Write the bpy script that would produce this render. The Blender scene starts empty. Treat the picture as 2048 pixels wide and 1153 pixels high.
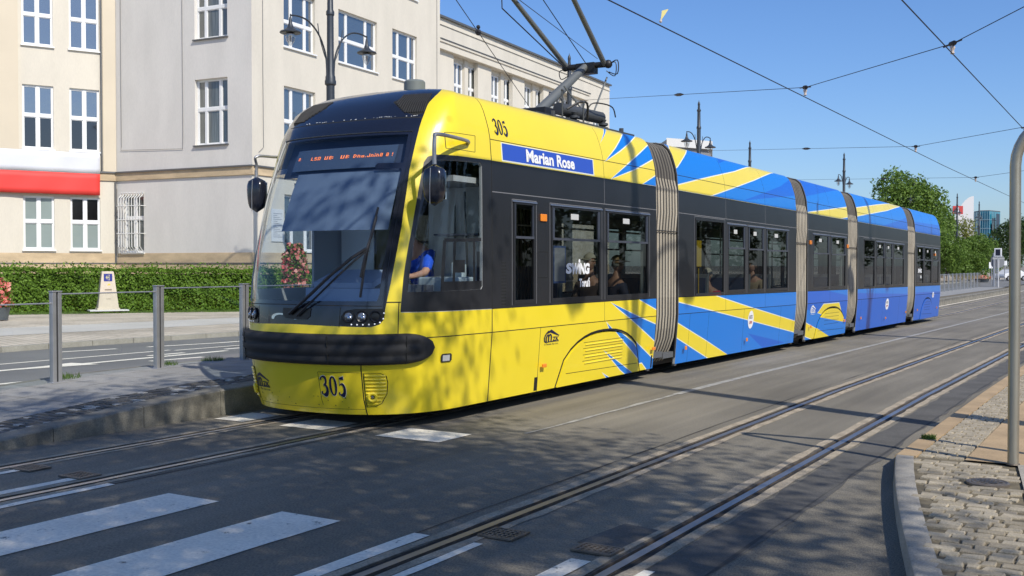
import bpy, bmesh, math, random
from mathutils import Vector, Matrix
import numpy as np
random.seed(7)
R = math.radians
scene = bpy.context.scene
COL = scene.collection

# ------------------------------------------------------------------ camera, sky, sun
CAM_H = 1.62
cam = bpy.data.cameras.new('camera'); camo = bpy.data.objects.new('camera', cam); COL.objects.link(camo)
cam.sensor_fit = 'HORIZONTAL'; cam.sensor_width = 36.0; cam.lens = 36.0 * 2130.0 / 2048.0
cam.clip_start = 0.1; cam.clip_end = 6000
YAW = math.atan(1296 / 2130.0); PITCH = math.atan(44.5 / 2130.0)
camo.location = (0, 0, CAM_H)
camo.rotation_euler = (math.pi / 2 - PITCH, 0, YAW)
scene.camera = camo

SUN_EL = R(43); SUN_DIR = Vector((0.915, -0.405, 0)).normalized()
sun = bpy.data.lights.new('sun', 'SUN'); suno = bpy.data.objects.new('sun', sun); COL.objects.link(suno)
sun.energy = 3.45; sun.angle = R(0.55); sun.color = (1.0, 0.945, 0.85)
to_sun = Vector((SUN_DIR.x * math.cos(SUN_EL), SUN_DIR.y * math.cos(SUN_EL), math.sin(SUN_EL)))
suno.rotation_euler = to_sun.to_track_quat('Z', 'Y').to_euler()
world = bpy.data.worlds.new('World'); scene.world = world; world.use_nodes = True
wn = world.node_tree; bg = wn.nodes['Background']
sky = wn.nodes.new('ShaderNodeTexSky'); sky.sky_type = 'NISHITA'; sky.sun_disc = False
sky.sun_elevation = SUN_EL
sky.sun_rotation = math.atan2(to_sun.x, to_sun.y)
sky.altitude = 60; sky.air_density = 1.0; sky.dust_density = 0.9; sky.ozone_density = 3.0
hs = wn.nodes.new('ShaderNodeHueSaturation'); hs.inputs['Saturation'].default_value = 1.12
tn = wn.nodes.new('ShaderNodeMix'); tn.data_type = 'RGBA'; tn.blend_type = 'MULTIPLY'; tn.inputs['Factor'].default_value = 1; tn.inputs[7].default_value = (0.67, 0.77, 0.97, 1)
wn.links.new(sky.outputs[0], hs.inputs['Color']); wn.links.new(hs.outputs[0], tn.inputs[6]); wn.links.new(tn.outputs[2], bg.inputs[0]); bg.inputs[1].default_value = 0.12
scene.view_settings.view_transform = 'Standard'; scene.view_settings.look = 'None'
scene.view_settings.gamma = 1.0; scene.view_settings.exposure = 0.38
scene.cycles.max_bounces = 8; scene.cycles.transparent_max_bounces = 16
scene.cycles.glossy_bounces = 4; scene.cycles.transmission_bounces = 6
scene.cycles.use_adaptive_sampling = True
try: scene.cycles.use_denoising = True
except Exception: pass

# ------------------------------------------------------------------ helpers
def gz(y):
    """the street falls gently away from the viewer"""
    return -0.0075 * (min(max(y, 14.0), 45.0) - 14.0)

def tag(o, label=None, cat=None, group=None, kind=None):
    if label: o['label'] = label
    if cat: o['category'] = cat
    if group: o['group'] = group
    if kind: o['kind'] = kind
    return o

def empty(name, loc=(0, 0, 0), rz=0.0):
    o = bpy.data.objects.new(name, None); COL.objects.link(o)
    o.empty_display_size = 0.3
    o.location = loc; o.rotation_euler = (0, 0, rz)
    return o

MATS = {}
def mat(name, col, rough=0.5, metal=0.0, var=0.0, vscale=3.0, fine=0.0, fscale=80.0, bump=0.0, bscale=60.0,
        spec=0.5, coat=0.0, emit=None, estr=0.0, stretch=None, streak=0.0, attr=None, col2=None, trans=0.0):
    if name in MATS: return MATS[name]
    m = bpy.data.materials.new(name); m.use_nodes = True
    nt = m.node_tree; b = nt.nodes['Principled BSDF']
    b.inputs['Roughness'].default_value = rough; b.inputs['Metallic'].default_value = metal
    b.inputs['Specular IOR Level'].default_value = spec
    b.inputs['Coat Weight'].default_value = coat; b.inputs['Coat Roughness'].default_value = 0.05
    c = (*col, 1.0)
    b.inputs['Base Color'].default_value = c
    geo = nt.nodes.new('ShaderNodeNewGeometry'); src = geo.outputs['Position']
    if stretch:
        mp = nt.nodes.new('ShaderNodeMapping'); mp.inputs['Scale'].default_value = stretch
        nt.links.new(src, mp.inputs['Vector']); src = mp.outputs[0]
    last = None
    def rgb(c):
        n = nt.nodes.new('ShaderNodeRGB'); n.outputs[0].default_value = (*c, 1); return n.outputs[0]
    if attr:
        a = nt.nodes.new('ShaderNodeAttribute'); a.attribute_name = attr
        mx = nt.nodes.new('ShaderNodeMix'); mx.data_type = 'RGBA'
        nt.links.new(a.outputs['Fac'], mx.inputs['Factor'])
        mx.inputs[6].default_value = c; mx.inputs[7].default_value = (*(col2 or col), 1)
        last = mx.outputs[2]
    def modulate(scale, amt, detail=4.0):
        nonlocal last
        n = nt.nodes.new('ShaderNodeTexNoise'); n.inputs['Scale'].default_value = scale; n.inputs['Detail'].default_value = detail
        nt.links.new(src, n.inputs['Vector'])
        mr = nt.nodes.new('ShaderNodeMapRange'); mr.inputs[1].default_value = 0.3; mr.inputs[2].default_value = 0.7
        mr.inputs[3].default_value = 1 - amt; mr.inputs[4].default_value = 1 + amt
        nt.links.new(n.outputs[0], mr.inputs[0])
        mul = nt.nodes.new('ShaderNodeMix'); mul.data_type = 'RGBA'; mul.blend_type = 'MULTIPLY'; mul.inputs['Factor'].default_value = 1
        nt.links.new(last if last is not None else rgb(col), mul.inputs[6])
        cmb = nt.nodes.new('ShaderNodeCombineColor')
        for i in range(3): nt.links.new(mr.outputs[0], cmb.inputs[i])
        nt.links.new(cmb.outputs[0], mul.inputs[7])
        last = mul.outputs[2]
    if var: modulate(vscale, var)
    if fine: modulate(fscale, fine, 2.0)
    if streak:
        mp2 = nt.nodes.new('ShaderNodeMapping'); mp2.inputs['Scale'].default_value = (3.2, 0.12, 1)
        nt.links.new(geo.outputs['Position'], mp2.inputs['Vector']); src = mp2.outputs[0]; modulate(1.6, streak, 5.0)
        src = geo.outputs['Position']; modulate(0.35, streak*.8, 3.0)
    if last is not None: nt.links.new(last, b.inputs['Base Color'])
    if bump:
        n = nt.nodes.new('ShaderNodeTexNoise'); n.inputs['Scale'].default_value = bscale; n.inputs['Detail'].default_value = 3
        nt.links.new(src, n.inputs['Vector'])
        bp = nt.nodes.new('ShaderNodeBump'); bp.inputs['Strength'].default_value = bump; bp.inputs['Distance'].default_value = 0.01
        nt.links.new(n.outputs[0], bp.inputs['Height']); nt.links.new(bp.outputs[0], b.inputs['Normal'])
    if emit:
        b.inputs['Emission Color'].default_value = (*emit, 1); b.inputs['Emission Strength'].default_value = estr
    if trans:
        tr = nt.nodes.new('ShaderNodeBsdfTranslucent'); ms = nt.nodes.new('ShaderNodeMixShader'); ms.inputs[0].default_value = trans
        if last is not None: nt.links.new(last, tr.inputs[0])
        else: tr.inputs[0].default_value = c
        out = nt.nodes['Material Output']
        nt.links.new(b.outputs[0], ms.inputs[1]); nt.links.new(tr.outputs[0], ms.inputs[2]); nt.links.new(ms.outputs[0], out.inputs[0])
    MATS[name] = m
    return m

def glass(name, tint, ior=1.5, rough=0.015, boost=0.0):
    if name in MATS: return MATS[name]
    m = bpy.data.materials.new(name); m.use_nodes = True; nt = m.node_tree
    nt.nodes.remove(nt.nodes['Principled BSDF'])
    t = nt.nodes.new('ShaderNodeBsdfTransparent'); t.inputs[0].default_value = (*tint, 1)
    g = nt.nodes.new('ShaderNodeBsdfGlossy'); g.inputs['Roughness'].default_value = rough
    f = nt.nodes.new('ShaderNodeFresnel')
    ge = nt.nodes.new('ShaderNodeNewGeometry'); ex = nt.nodes.new('ShaderNodeMath'); ex.operation = 'MULTIPLY_ADD'; ex.inputs[1].default_value = -2; ex.inputs[2].default_value = 1
    pw = nt.nodes.new('ShaderNodeMath'); pw.operation = 'POWER'; pw.inputs[0].default_value = ior
    nt.links.new(ge.outputs['Backfacing'], ex.inputs[0]); nt.links.new(ex.outputs[0], pw.inputs[1]); nt.links.new(pw.outputs[0], f.inputs[0])
    ms = nt.nodes.new('ShaderNodeMixShader')
    if boost:
        a = nt.nodes.new('ShaderNodeMath'); a.operation = 'MULTIPLY_ADD'; a.use_clamp = True
        a.inputs[1].default_value = 1.0; a.inputs[2].default_value = boost
        nt.links.new(f.outputs[0], a.inputs[0]); nt.links.new(a.outputs[0], ms.inputs[0])
    else: nt.links.new(f.outputs[0], ms.inputs[0])
    nt.links.new(t.outputs[0], ms.inputs[1]); nt.links.new(g.outputs[0], ms.inputs[2])
    nt.links.new(ms.outputs[0], nt.nodes['Material Output'].inputs[0])
    MATS[name] = m
    return m

class MB:
    """collects simple shapes and links them as ONE mesh object"""
    def __init__(s): s.v = []; s.f = []; s.m = []; s.tone = []
    def add(s, vs, fs, m=0, tone=None):
        b = len(s.v); s.v += [tuple(p) for p in vs]
        for f in fs: s.f.append(tuple(b + i for i in f)); s.m.append(m); s.tone.append(0.0 if tone is None else tone)
    def box(s, x0, x1, y0, y1, z0, z1, m=0, tone=None):
        s.add([(x0,y0,z0),(x1,y0,z0),(x1,y1,z0),(x0,y1,z0),(x0,y0,z1),(x1,y0,z1),(x1,y1,z1),(x0,y1,z1)],
              [(3,2,1,0),(4,5,6,7),(0,1,5,4),(1,2,6,5),(2,3,7,6),(3,0,4,7)], m, tone)
    def obox(s, o, u, v, w, m=0):
        """box from corner o with edge vectors u, v, w"""
        o, u, v, w = map(Vector, (o, u, v, w))
        p = [o, o+u, o+u+v, o+v, o+w, o+u+w, o+u+v+w, o+v+w]
        f = [(3,2,1,0),(4,5,6,7),(0,1,5,4),(1,2,6,5),(2,3,7,6),(3,0,4,7)]
        if u.cross(v).dot(w) < 0: f = [t[::-1] for t in f]
        s.add(p, f, m)
    def quad(s, a, b, c, d, m=0): s.add([a, b, c, d], [(0,1,2,3)], m)
    def strip(s, x0, x1, ys, z, m=0, zf=None):
        """flat horizontal strip that follows the fall of the street"""
        for a, b in zip(ys[:-1], ys[1:]):
            za, zb = (zf(a), zf(b)) if zf else (z + gz(a), z + gz(b))
            s.add([(x0,a,za),(x1,a,za),(x1,b,zb),(x0,b,zb)], [(0,1,2,3)], m)
    def tube(s, pts, r, n=8, m=0, caps=True):
        pts = [Vector(p) for p in pts]; k = len(pts)
        rs = r if isinstance(r, (list, tuple)) else [r] * k
        rings = []; up = None
        for i, p in enumerate(pts):
            d = (pts[min(i+1,k-1)] - pts[max(i-1,0)]).normalized()
            if up is None:
                up = Vector((0,0,1)) if abs(d.z) < .9 else Vector((1,0,0))
            x = d.cross(up)
            if x.length < 1e-4: x = d.cross(Vector((0,1,0)))
            x.normalize(); y = x.cross(d).normalized(); up = y
            rings.append([p + (x*math.cos(t) + y*math.sin(t))*rs[i] for t in [2*math.pi*j/n for j in range(n)]])
        vs = [q for ring in rings for q in ring]; fs = []
        for i in range(k-1):
            for j in range(n):
                a, b = i*n+j, i*n+(j+1)%n
                fs.append((a, a+n, b+n, b))
        if caps: fs.append(tuple(range(n))); fs.append(tuple((k-1)*n+j for j in range(n-1,-1,-1)))
        s.add(vs, fs, m)
    def lathe(s, prof, c=(0,0,0), n=16, m=0, axis='z'):
        vs = []; fs = []
        for (r, z) in prof:
            for j in range(n):
                t = 2*math.pi*j/n; x, y = r*math.cos(t), r*math.sin(t)
                if axis == 'z': p = (x, y, z)
                elif axis == 'x': p = (z, x, y)
                else: p = (x, z, y)
                vs.append((c[0]+p[0], c[1]+p[1], c[2]+p[2]))
        for i in range(len(prof)-1):
            for j in range(n):
                a, b = i*n+j, i*n+(j+1)%n
                f = (a, b, b+n, a+n)
                fs.append(f if axis != 'y' else f[::-1])
        s.add(vs, fs, m)
    def ball(s, c, r, n=10, m=0):
        r = r if isinstance(r, (tuple, list)) else (r, r, r)
        vs = []; fs = []; h = n//2
        for i in range(h+1):
            a = math.pi*i/h
            for j in range(n):
                t = 2*math.pi*j/n
                vs.append((c[0]+r[0]*math.sin(a)*math.cos(t), c[1]+r[1]*math.sin(a)*math.sin(t), c[2]-r[2]*math.cos(a)))
        for i in range(h):
            for j in range(n):
                a, b = i*n+j, i*n+(j+1)%n
                fs.append((a, b, b+n, a+n))
        s.add(vs, fs, m)
    def prism(s, poly, z0, z1, m=0, mt=None):
        """poly counter-clockwise in plan; z may be a function of (x, y)"""
        g = (lambda p, z: z(p[0], p[1]) if callable(z) else z)
        n = len(poly)
        vs = [(p[0], p[1], g(p, z0)) for p in poly] + [(p[0], p[1], g(p, z1)) for p in poly]
        s.add(vs, [tuple(range(n, 2*n))], m if mt is None else mt)
        s.add(vs, [tuple(range(n-1,-1,-1))] + [(i, (i+1)%n, n+(i+1)%n, n+i) for i in range(n)], m)
    def build(s, name, mats, parent=None, smooth=False, bevel=0.0, terr=False, world=True, solid=0.0, angle=40, weld=False):
        me = bpy.data.meshes.new(name)
        v = [(x, y, z + gz(y)) for x, y, z in s.v] if terr else s.v
        me.from_pydata(v, [], s.f)
        mats = mats if isinstance(mats, (list, tuple)) else [mats]
        for m in mats: me.materials.append(m)
        me.polygons.foreach_set('material_index', s.m)
        if any(s.tone):
            at = me.attributes.new('tone', 'FLOAT', 'FACE'); at.data.foreach_set('value', s.tone)
        if weld:
            bm = bmesh.new(); bm.from_mesh(me); bmesh.ops.remove_doubles(bm, verts=bm.verts, dist=1e-4); bm.to_mesh(me); bm.free()
        if smooth:
            me.polygons.foreach_set('use_smooth', [True]*len(me.polygons))
            try: me.set_sharp_from_angle(angle=R(angle))
            except Exception: pass
        me.validate(); me.update()
        o = bpy.data.objects.new(name, me); COL.objects.link(o)
        if parent is not None:
            o.parent = parent
            if world:
                M = Matrix.Translation(parent.location) @ parent.rotation_euler.to_matrix().to_4x4()
                if parent.parent is not None and parent.type == 'MESH':
                    M = Matrix.Identity(4)      # a part whose own origin is the world's: see below
                o.matrix_parent_inverse = M.inverted()
        if bevel:
            b = o.modifiers.new('bevel', 'BEVEL'); b.width = bevel; b.segments = 2; b.limit_method = 'ANGLE'
        if solid:
            b = o.modifiers.new('thickness', 'SOLIDIFY'); b.thickness = solid; b.offset = -1
            b.material_offset = len(mats) - 1; b.material_offset_rim = len(mats) - 1
        return o

def copy_tree(o, parent=None):
    c = o.copy(); COL.objects.link(c)
    if parent is not None: c.parent = parent
    for ch in list(o.children): copy_tree(ch, c)
    return c

def inpoly(p, poly):
    x, y = p; c = False; n = len(poly); j = n-1
    for i in range(n):
        xi, yi = poly[i]; xj, yj = poly[j]
        if (yi > y) != (yj > y) and x < (xj-xi)*(y-yi)/(yj-yi)+xi: c = not c
        j = i
    return c

def grow(poly, d):
    """offset a polygon outwards by d"""
    n = len(poly)
    A = sum(poly[i][0]*poly[(i+1)%n][1]-poly[(i+1)%n][0]*poly[i][1] for i in range(n))
    sg = 1 if A > 0 else -1
    out = []
    for i in range(n):
        p0, p, p1 = Vector(poly[i-1]), Vector(poly[i]), Vector(poly[(i+1)%n])
        e0, e1 = (p-p0).normalized(), (p1-p).normalized()
        n0, n1 = Vector((e0.y, -e0.x))*sg, Vector((e1.y, -e1.x))*sg
        b = n0+n1
        if b.length < 1e-3: b = e0.copy()
        b.normalize(); k = max(0.35, b.dot(n0))
        q = p + b*(d/k); out.append((q.x, q.y))
    return out

def sheet(mb, fn, qs, ts, polys, sg=1, base=0, region=None, off=0.0):
    """a sheet in (q, t) cut along every polygon's edges, painted, holed (material -1) and laid on the surface fn(q, t, sg, off)"""
    bm = bmesh.new()
    grid = [[bm.verts.new((q, t, 0)) for t in ts] for q in qs]
    for i in range(len(qs)-1):
        for j in range(len(ts)-1):
            bm.faces.new((grid[i][j], grid[i+1][j], grid[i+1][j+1], grid[i][j+1]))
    allp = list(polys) + ([(-1, region)] if region else [])
    for m, poly in allp:
        n = len(poly)
        x0 = min(p[0] for p in poly)-1e-4; x1 = max(p[0] for p in poly)+1e-4
        y0 = min(p[1] for p in poly)-1e-4; y1 = max(p[1] for p in poly)+1e-4
        for i in range(n):
            a, b = poly[i], poly[(i+1)%n]
            d = Vector((b[0]-a[0], b[1]-a[1], 0))
            if d.length < 1e-6: continue
            nn = Vector((-d.y, d.x, 0)).normalized()
            fc = [f for f in bm.faces if not (max(v.co.x for v in f.verts) < x0 or min(v.co.x for v in f.verts) > x1 or
                                             max(v.co.y for v in f.verts) < y0 or min(v.co.y for v in f.verts) > y1)]
            if not fc: continue
            geom = list({e for f in fc for e in f.edges}) + fc + list({v for f in fc for v in f.verts})
            bmesh.ops.bisect_plane(bm, geom=geom, dist=1e-5, plane_co=(a[0], a[1], 0), plane_no=nn)
    base_i = len(mb.v); idx = {}
    for f in bm.faces:
        c = f.calc_center_median(); c = (c.x, c.y); mi = base
        if region and not inpoly(c, region): continue
        for m, poly in polys:
            if inpoly(c, poly): mi = m
        if mi < 0: continue
        ids = []
        for v in f.verts:
            if v not in idx:
                idx[v] = len(mb.v); mb.v.append(tuple(fn(v.co.x, v.co.y, sg, off)))
            ids.append(idx[v])
        mb.f.append(tuple(ids) if FLIP[0]*sg > 0 else tuple(ids[::-1])); mb.m.append(mi); mb.tone.append(0.0)
    bm.free()
FLIP = [1]
def rect(a, b, c, d): return [(a, c), (b, c), (b, d), (a, d)]
def line(q0, t0, q1, t1, w=0.008):
    d = Vector((q1-q0, t1-t0)).normalized(); n = Vector((-d.y, d.x))*w/2
    return [(q0-n.x, t0-n.y), (q1-n.x, t1-n.y), (q1+n.x, t1+n.y), (q0+n.x, t0+n.y)]

def frange(a, b, n): return [a + (b-a)*i/n for i in range(n+1)]

def textmesh(body, bold=0.0):
    cu = bpy.data.curves.new('t', 'FONT'); cu.body = body; cu.offset = bold; cu.resolution_u = 3
    o = bpy.data.objects.new('t', cu); COL.objects.link(o)
    dg = bpy.context.evaluated_depsgraph_get(); me = bpy.data.meshes.new_from_object(o.evaluated_get(dg))
    vs = [(v.co.x, v.co.y) for v in me.vertices]; fs = [tuple(p.vertices) for p in me.polygons]
    bpy.data.objects.remove(o); bpy.data.curves.remove(cu); bpy.data.meshes.remove(me)
    if not vs: return [], []
    x0 = min(v[0] for v in vs); x1 = max(v[0] for v in vs); y0 = min(v[1] for v in vs); y1 = max(v[1] for v in vs)
    return [((v[0]-x0)/(x1-x0), (v[1]-y0)/(y1-y0)) for v in vs], fs

def lay(mb, vs, fs, box, f3, m=0):
    """lays flat artwork (0..1 square) into box=(u0,u1,v0,v1) of the surface f3(u, v)"""
    u0, u1, v0, v1 = box
    pts = [f3(u0+(u1-u0)*x, v0+(v1-v0)*y) for x, y in vs]
    mb.add(pts, fs, m)

def ribbon(pts, ws):
    """a stroke of varying width through pts, as artwork"""
    n = len(pts); L = []; 
    for i in range(n):
        a, b = Vector(pts[max(i-1,0)]), Vector(pts[min(i+1,n-1)])
        d = (b-a).normalized(); nn = Vector((-d.y, d.x))*ws[i]/2; p = Vector(pts[i])
        L += [(p.x-nn.x, p.y-nn.y), (p.x+nn.x, p.y+nn.y)]
    return L, [(2*i, 2*i+2, 2*i+3, 2*i+1) for i in range(n-1)]

def smooth_path(pts, k=6):
    out = []; n = len(pts)
    for i in range(n-1):
        p0, p1, p2, p3 = [Vector(pts[min(max(j,0),n-1)]) for j in (i-1, i, i+1, i+2)]
        for s in range(k):
            t = s/k
            out.append(tuple(0.5*((2*p1)+(-p0+p2)*t+(2*p0-5*p1+4*p2-p3)*t*t+(-p0+3*p1-3*p2+p3)*t**3)))
    out.append(tuple(pts[-1])); return out

# ------------------------------------------------------------------ materials
M_ASPH = mat('asphalt', (0.195, 0.175, 0.136), 0.85, var=0.16, vscale=0.9, fine=0.38, fscale=130, bump=0.6, bscale=160, stretch=(1, 0.35, 1), streak=0.16)
M_ASPH2 = mat('asphalt_old_carriageway', (0.17, 0.167, 0.16), 0.9, var=0.14, vscale=0.7, fine=0.2, fscale=60)
M_CONC = mat('concrete_rail_bed', (0.37, 0.31, 0.225), 0.9, var=0.25, vscale=5, fine=0.25, fscale=70, bump=0.5, bscale=60)
M_STEEL = mat('rail_steel', (0.42, 0.41, 0.40), 0.42, 0.9, var=0.2, vscale=8, stretch=(1, 0.1, 1))
M_STEELR = mat('rail_steel_worn', (0.20, 0.17, 0.14), 0.55, 0.6, var=0.3, vscale=10)
M_DIRT = mat('groove_dirt', (0.035, 0.03, 0.025), 0.95, var=0.3, vscale=12)
M_PAINT = mat('road_paint', (0.90, 0.83, 0.69), 0.75, var=0.07, vscale=2.2, fine=0.12, fscale=45, bump=0.2, bscale=100)
def chip_wear(m, under, scale=34, lo=.60, hi=.66):
    nt = m.node_tree; b = nt.nodes['Principled BSDF']; ln = b.inputs['Base Color'].links[0].from_socket
    g = nt.nodes.new('ShaderNodeNewGeometry'); n = nt.nodes.new('ShaderNodeTexNoise'); n.inputs['Scale'].default_value = scale; n.inputs['Detail'].default_value = 8; n.inputs['Roughness'].default_value = .75
    nt.links.new(g.outputs['Position'], n.inputs['Vector']); r = nt.nodes.new('ShaderNodeMapRange'); r.inputs[1].default_value = lo; r.inputs[2].default_value = hi; nt.links.new(n.outputs[0], r.inputs[0])
    x = nt.nodes.new('ShaderNodeMix'); x.data_type = 'RGBA'; x.inputs[7].default_value = (*under, 1); nt.links.new(r.outputs[0], x.inputs['Factor']); nt.links.new(ln, x.inputs[6]); nt.links.new(x.outputs[2], b.inputs['Base Color'])
chip_wear(M_PAINT, (0.20, 0.18, 0.145), 9)
M_PAINT_OLD = mat('road_paint_worn', (0.33, 0.32, 0.29), 0.85, var=0.3, vscale=6, fine=0.2, fscale=60)
M_GRAN = mat('granite_kerb', (0.37, 0.34, 0.285), 0.8, var=0.16, vscale=3, fine=0.22, fscale=90, bump=0.35, bscale=120)
M_GRAN_D = mat('granite_kerb_dark', (0.20, 0.185, 0.15), 0.85, var=0.3, vscale=5, fine=0.22, fscale=90, bump=0.35, bscale=120)  # darker, blotchier granite for the platform kerb and back edge
M_TAN = mat('tan_slab', (0.42, 0.30, 0.17), 0.85, var=0.18, vscale=2.5, fine=0.14, fscale=100, bump=0.2, bscale=90)
M_SETT = mat('granite_sett', (0.27, 0.23, 0.165), 0.85, attr='tone', col2=(0.43, 0.37, 0.27), var=0.15, vscale=14, fine=0.2, fscale=110, bump=0.5, bscale=90)
M_SETTD = mat('dark_and_white_sett', (0.07, 0.068, 0.065), 0.85, attr='tone', col2=(0.42, 0.41, 0.38), var=0.15, vscale=14, fine=0.2, fscale=110)
M_JOINT = mat('sandy_joint', (0.15, 0.125, 0.08), 0.95, var=0.3, vscale=9)
M_SLAB = mat('platform_slab', (0.27, 0.265, 0.25), 0.85, var=0.14, vscale=2.5, fine=0.15, fscale=60, bump=0.2, bscale=70)
M_PAVER = mat('paver', (0.36, 0.33, 0.29), 0.85, attr='tone', col2=(0.44, 0.40, 0.35), var=0.1, vscale=0.8)
M_GROUND = mat('ground', (0.22, 0.20, 0.16), 0.95, var=0.2, vscale=0.3)
M_GRASS = mat('grass', (0.10, 0.17, 0.03), 0.8, var=0.4, vscale=4, trans=0.3)
M_LEAF = mat('leaf', (0.085, 0.155, 0.022), 0.55, attr='tone', col2=(0.20, 0.31, 0.05), trans=0.35, spec=0.35)
M_LEAFD = mat('leaf_hedge', (0.075, 0.15, 0.014), 0.6, attr='tone', col2=(0.18, 0.31, 0.035), trans=0.3, spec=0.3)
M_LEAFY = mat('leaf_yellowish', (0.17, 0.19, 0.035), 0.6, attr='tone', col2=(0.29, 0.30, 0.07), trans=0.35, spec=0.3)
M_LEAFS = mat('leaf_dark', (0.03, 0.055, 0.012), 0.6, attr='tone', col2=(0.07, 0.12, 0.02), trans=0.3, spec=0.3)  # darker green leaf for the garden trees and some distant ones
M_BARK = mat('bark', (0.09, 0.07, 0.05), 0.9, var=0.3, vscale=8, bump=0.6, bscale=20)
M_PLASTER = mat('cream_plaster', (0.64, 0.59, 0.49), 0.9, var=0.05, vscale=1.3, fine=0.03, fscale=25, bump=0.05, bscale=60, stretch=(1,1,.3))
M_PLASTER_SHADE = mat('cream_plaster_shaded', (0.66, 0.63, 0.575), 0.9, var=0.05, vscale=1.3, fine=0.03, fscale=25, bump=0.05, bscale=60, stretch=(1,1,.3))  # greyer copy of the cream plaster, side facade's shade put into the colour
M_SAND = mat('sandstone', (0.52, 0.40, 0.25), 0.85, var=0.18, vscale=1.4, fine=0.1, fscale=30, stretch=(1, 1, 3))
M_ZINC = mat('zinc_flashing', (0.16, 0.16, 0.155), 0.5, 0.5)
M_WHITE = mat('white_window_frame', (0.78, 0.78, 0.76), 0.45)
M_WGLASS = mat('building_glass', (0.055, 0.075, 0.10), 0.04, spec=0.9, coat=0.6, bump=0.9, bscale=1.4)
M_WGLASS.node_tree.nodes['Principled BSDF'].inputs['IOR'].default_value = 2.0
M_WGLASS_B = mat('building_glass_over_blinds', (0.26, 0.31, 0.29), 0.12, spec=0.6, coat=0.5, var=0.04, vscale=1)
M_WGLASS_C = mat('building_glass_over_curtain', (0.12, 0.13, 0.12), 0.06, spec=0.8, coat=0.6, var=0.35, vscale=3, stretch=(4, 4, 0.3))
M_DARKROOM = mat('dark_room_glass', (0.006, 0.005, 0.005), 0.1, spec=0.4)
M_FLAGW = mat('banner_white', (0.66, 0.67, 0.70), 0.7, var=0.03, vscale=1)
M_FLAGR = mat('banner_red', (0.80, 0.055, 0.045), 0.65, var=0.06, vscale=0.6)
M_IRON = mat('painted_cast_iron', (0.045, 0.052, 0.060), 0.45, 0.3, var=0.1, vscale=10)
M_IRONG = mat('grey_painted_pole', (0.10, 0.115, 0.13), 0.5, 0.2, var=0.12, vscale=6)
M_GALV = mat('galvanised_tube', (0.42, 0.39, 0.32), 0.42, 0.75, var=0.12, vscale=6, bump=0.05, bscale=40, stretch=(1, 1, 0.4))
M_ALU = mat('brushed_metal_post', (0.40, 0.40, 0.41), 0.42, 0.6, var=0.08, vscale=8)
M_RUBBER = mat('black_rubber', (0.018, 0.018, 0.019), 0.75, var=0.1, vscale=6)
M_BLACK = mat('black_metal', (0.015, 0.015, 0.017), 0.5, var=0.2, vscale=5)
M_WIRE = mat('copper_wire_dark', (0.03, 0.03, 0.035), 0.6, 0.3)
M_PORC = mat('white_insulator', (0.6, 0.5, 0.42), 0.35)

# ------------------------------------------------------------------ the tram
CX = -7.36
PR = [(.15,.15,.06),(.3,.3,.048),(.55,.55,.028),(.885,.885,.0012),(.915,.915,.0),(1.16,1.16,0),(1.8,1.8,0),(2.4,2.4,.003),(2.76,2.76,.01),(3.0,3.0,.03),(3.1,3.1,.05),(3.205,3.2,.08),(3.31,3.3,.115),(3.39,3.37,.15),(3.455,3.42,.19),(3.53,3.46,.25),(3.65,3.49,.37),(3.88,3.505,.6),(4.48,3.51,1.2)]
TS = [p[0] for p in PR]
def prof(t):
    for i in range(len(PR)-1):
        if t <= PR[i+1][0] or i == len(PR)-2:
            a, b = PR[i], PR[i+1]; k = (t-a[0])/(b[0]-a[0])
            return a[1]+k*(b[1]-a[1]), 1.2-(a[2]+k*(b[2]-a[2]))
def side(q, t, sg=1, off=0.0):
    z, hw = prof(t)
    if off:
        za, ha = prof(max(t-.02, .15)); zb, hb = prof(min(t+.02, 4.48)); d = Vector((hb-ha, zb-za)).normalized()
        hw += off*d.y; z += -off*d.x
    return (CX+sg*hw, q, z+gz(q))
ND = [(.15,1.13,9.2),(.3,1.2,9.2),(.6,1.27,9.2),(.9,1.30,9.2),(1.2,1.28,9.2),(1.5,1.24,9.2),(1.8,1.16,9.2),(2.1,1.05,9.2),(2.4,.92,9.2),(2.7,.76,9.2),(2.9,.65,9.2),(3.0,.59,9.2),(3.1,.52,9.2),(3.205,.42,9.2),(3.31,.30,9.2),(3.39,.22,9.25),(3.455,.18,9.32),(3.53,.16,9.4),(3.65,.14,9.5),(3.88,.1,9.6),(4.48,.02,9.68)]
NS = 9.72
def nose0(a, t, sg=1):
    z, hw = prof(t)
    for i in range(len(ND)-1):
        if t <= ND[i+1][0] or i == len(ND)-2:
            A, B = ND[i], ND[i+1]; k = (t-A[0])/(B[0]-A[0]); D = A[1]+k*(B[1]-A[1]); s1 = A[2]+k*(B[2]-A[2]); break
    cr = 0.055*min(max((t-3.2)/.3, 0), 1)
    if a < .7:
        ph = a/.7*math.pi/2
        return Vector((CX+sg*hw*math.sin(ph)**.8, s1-D*max(math.cos(ph), 0)**.8, z+cr*math.cos(ph)))
    return Vector((CX+sg*hw, s1+(NS-s1)*(a-.7)/.3, z))
def nose(a, t, sg=1, off=0.0):
    if a < 0: a, sg = -a, -sg
    p = nose0(a, t, sg)
    if off:
        e = .012
        if a > e: da = nose0(min(a+e, 1), t, 1)-nose0(a-e, t, 1)
        else: da = nose0(e, t, 1)-nose0(e, t, -1)
        dt = nose0(a, min(t+e, 4.4), 1)-nose0(a, max(t-e, .15), 1)
        n = da.cross(dt)
        if n.length > 1e-9:
            n.normalize(); p = p + Vector((n.x*sg, n.y, n.z))*off
    return tuple(p)

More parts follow.
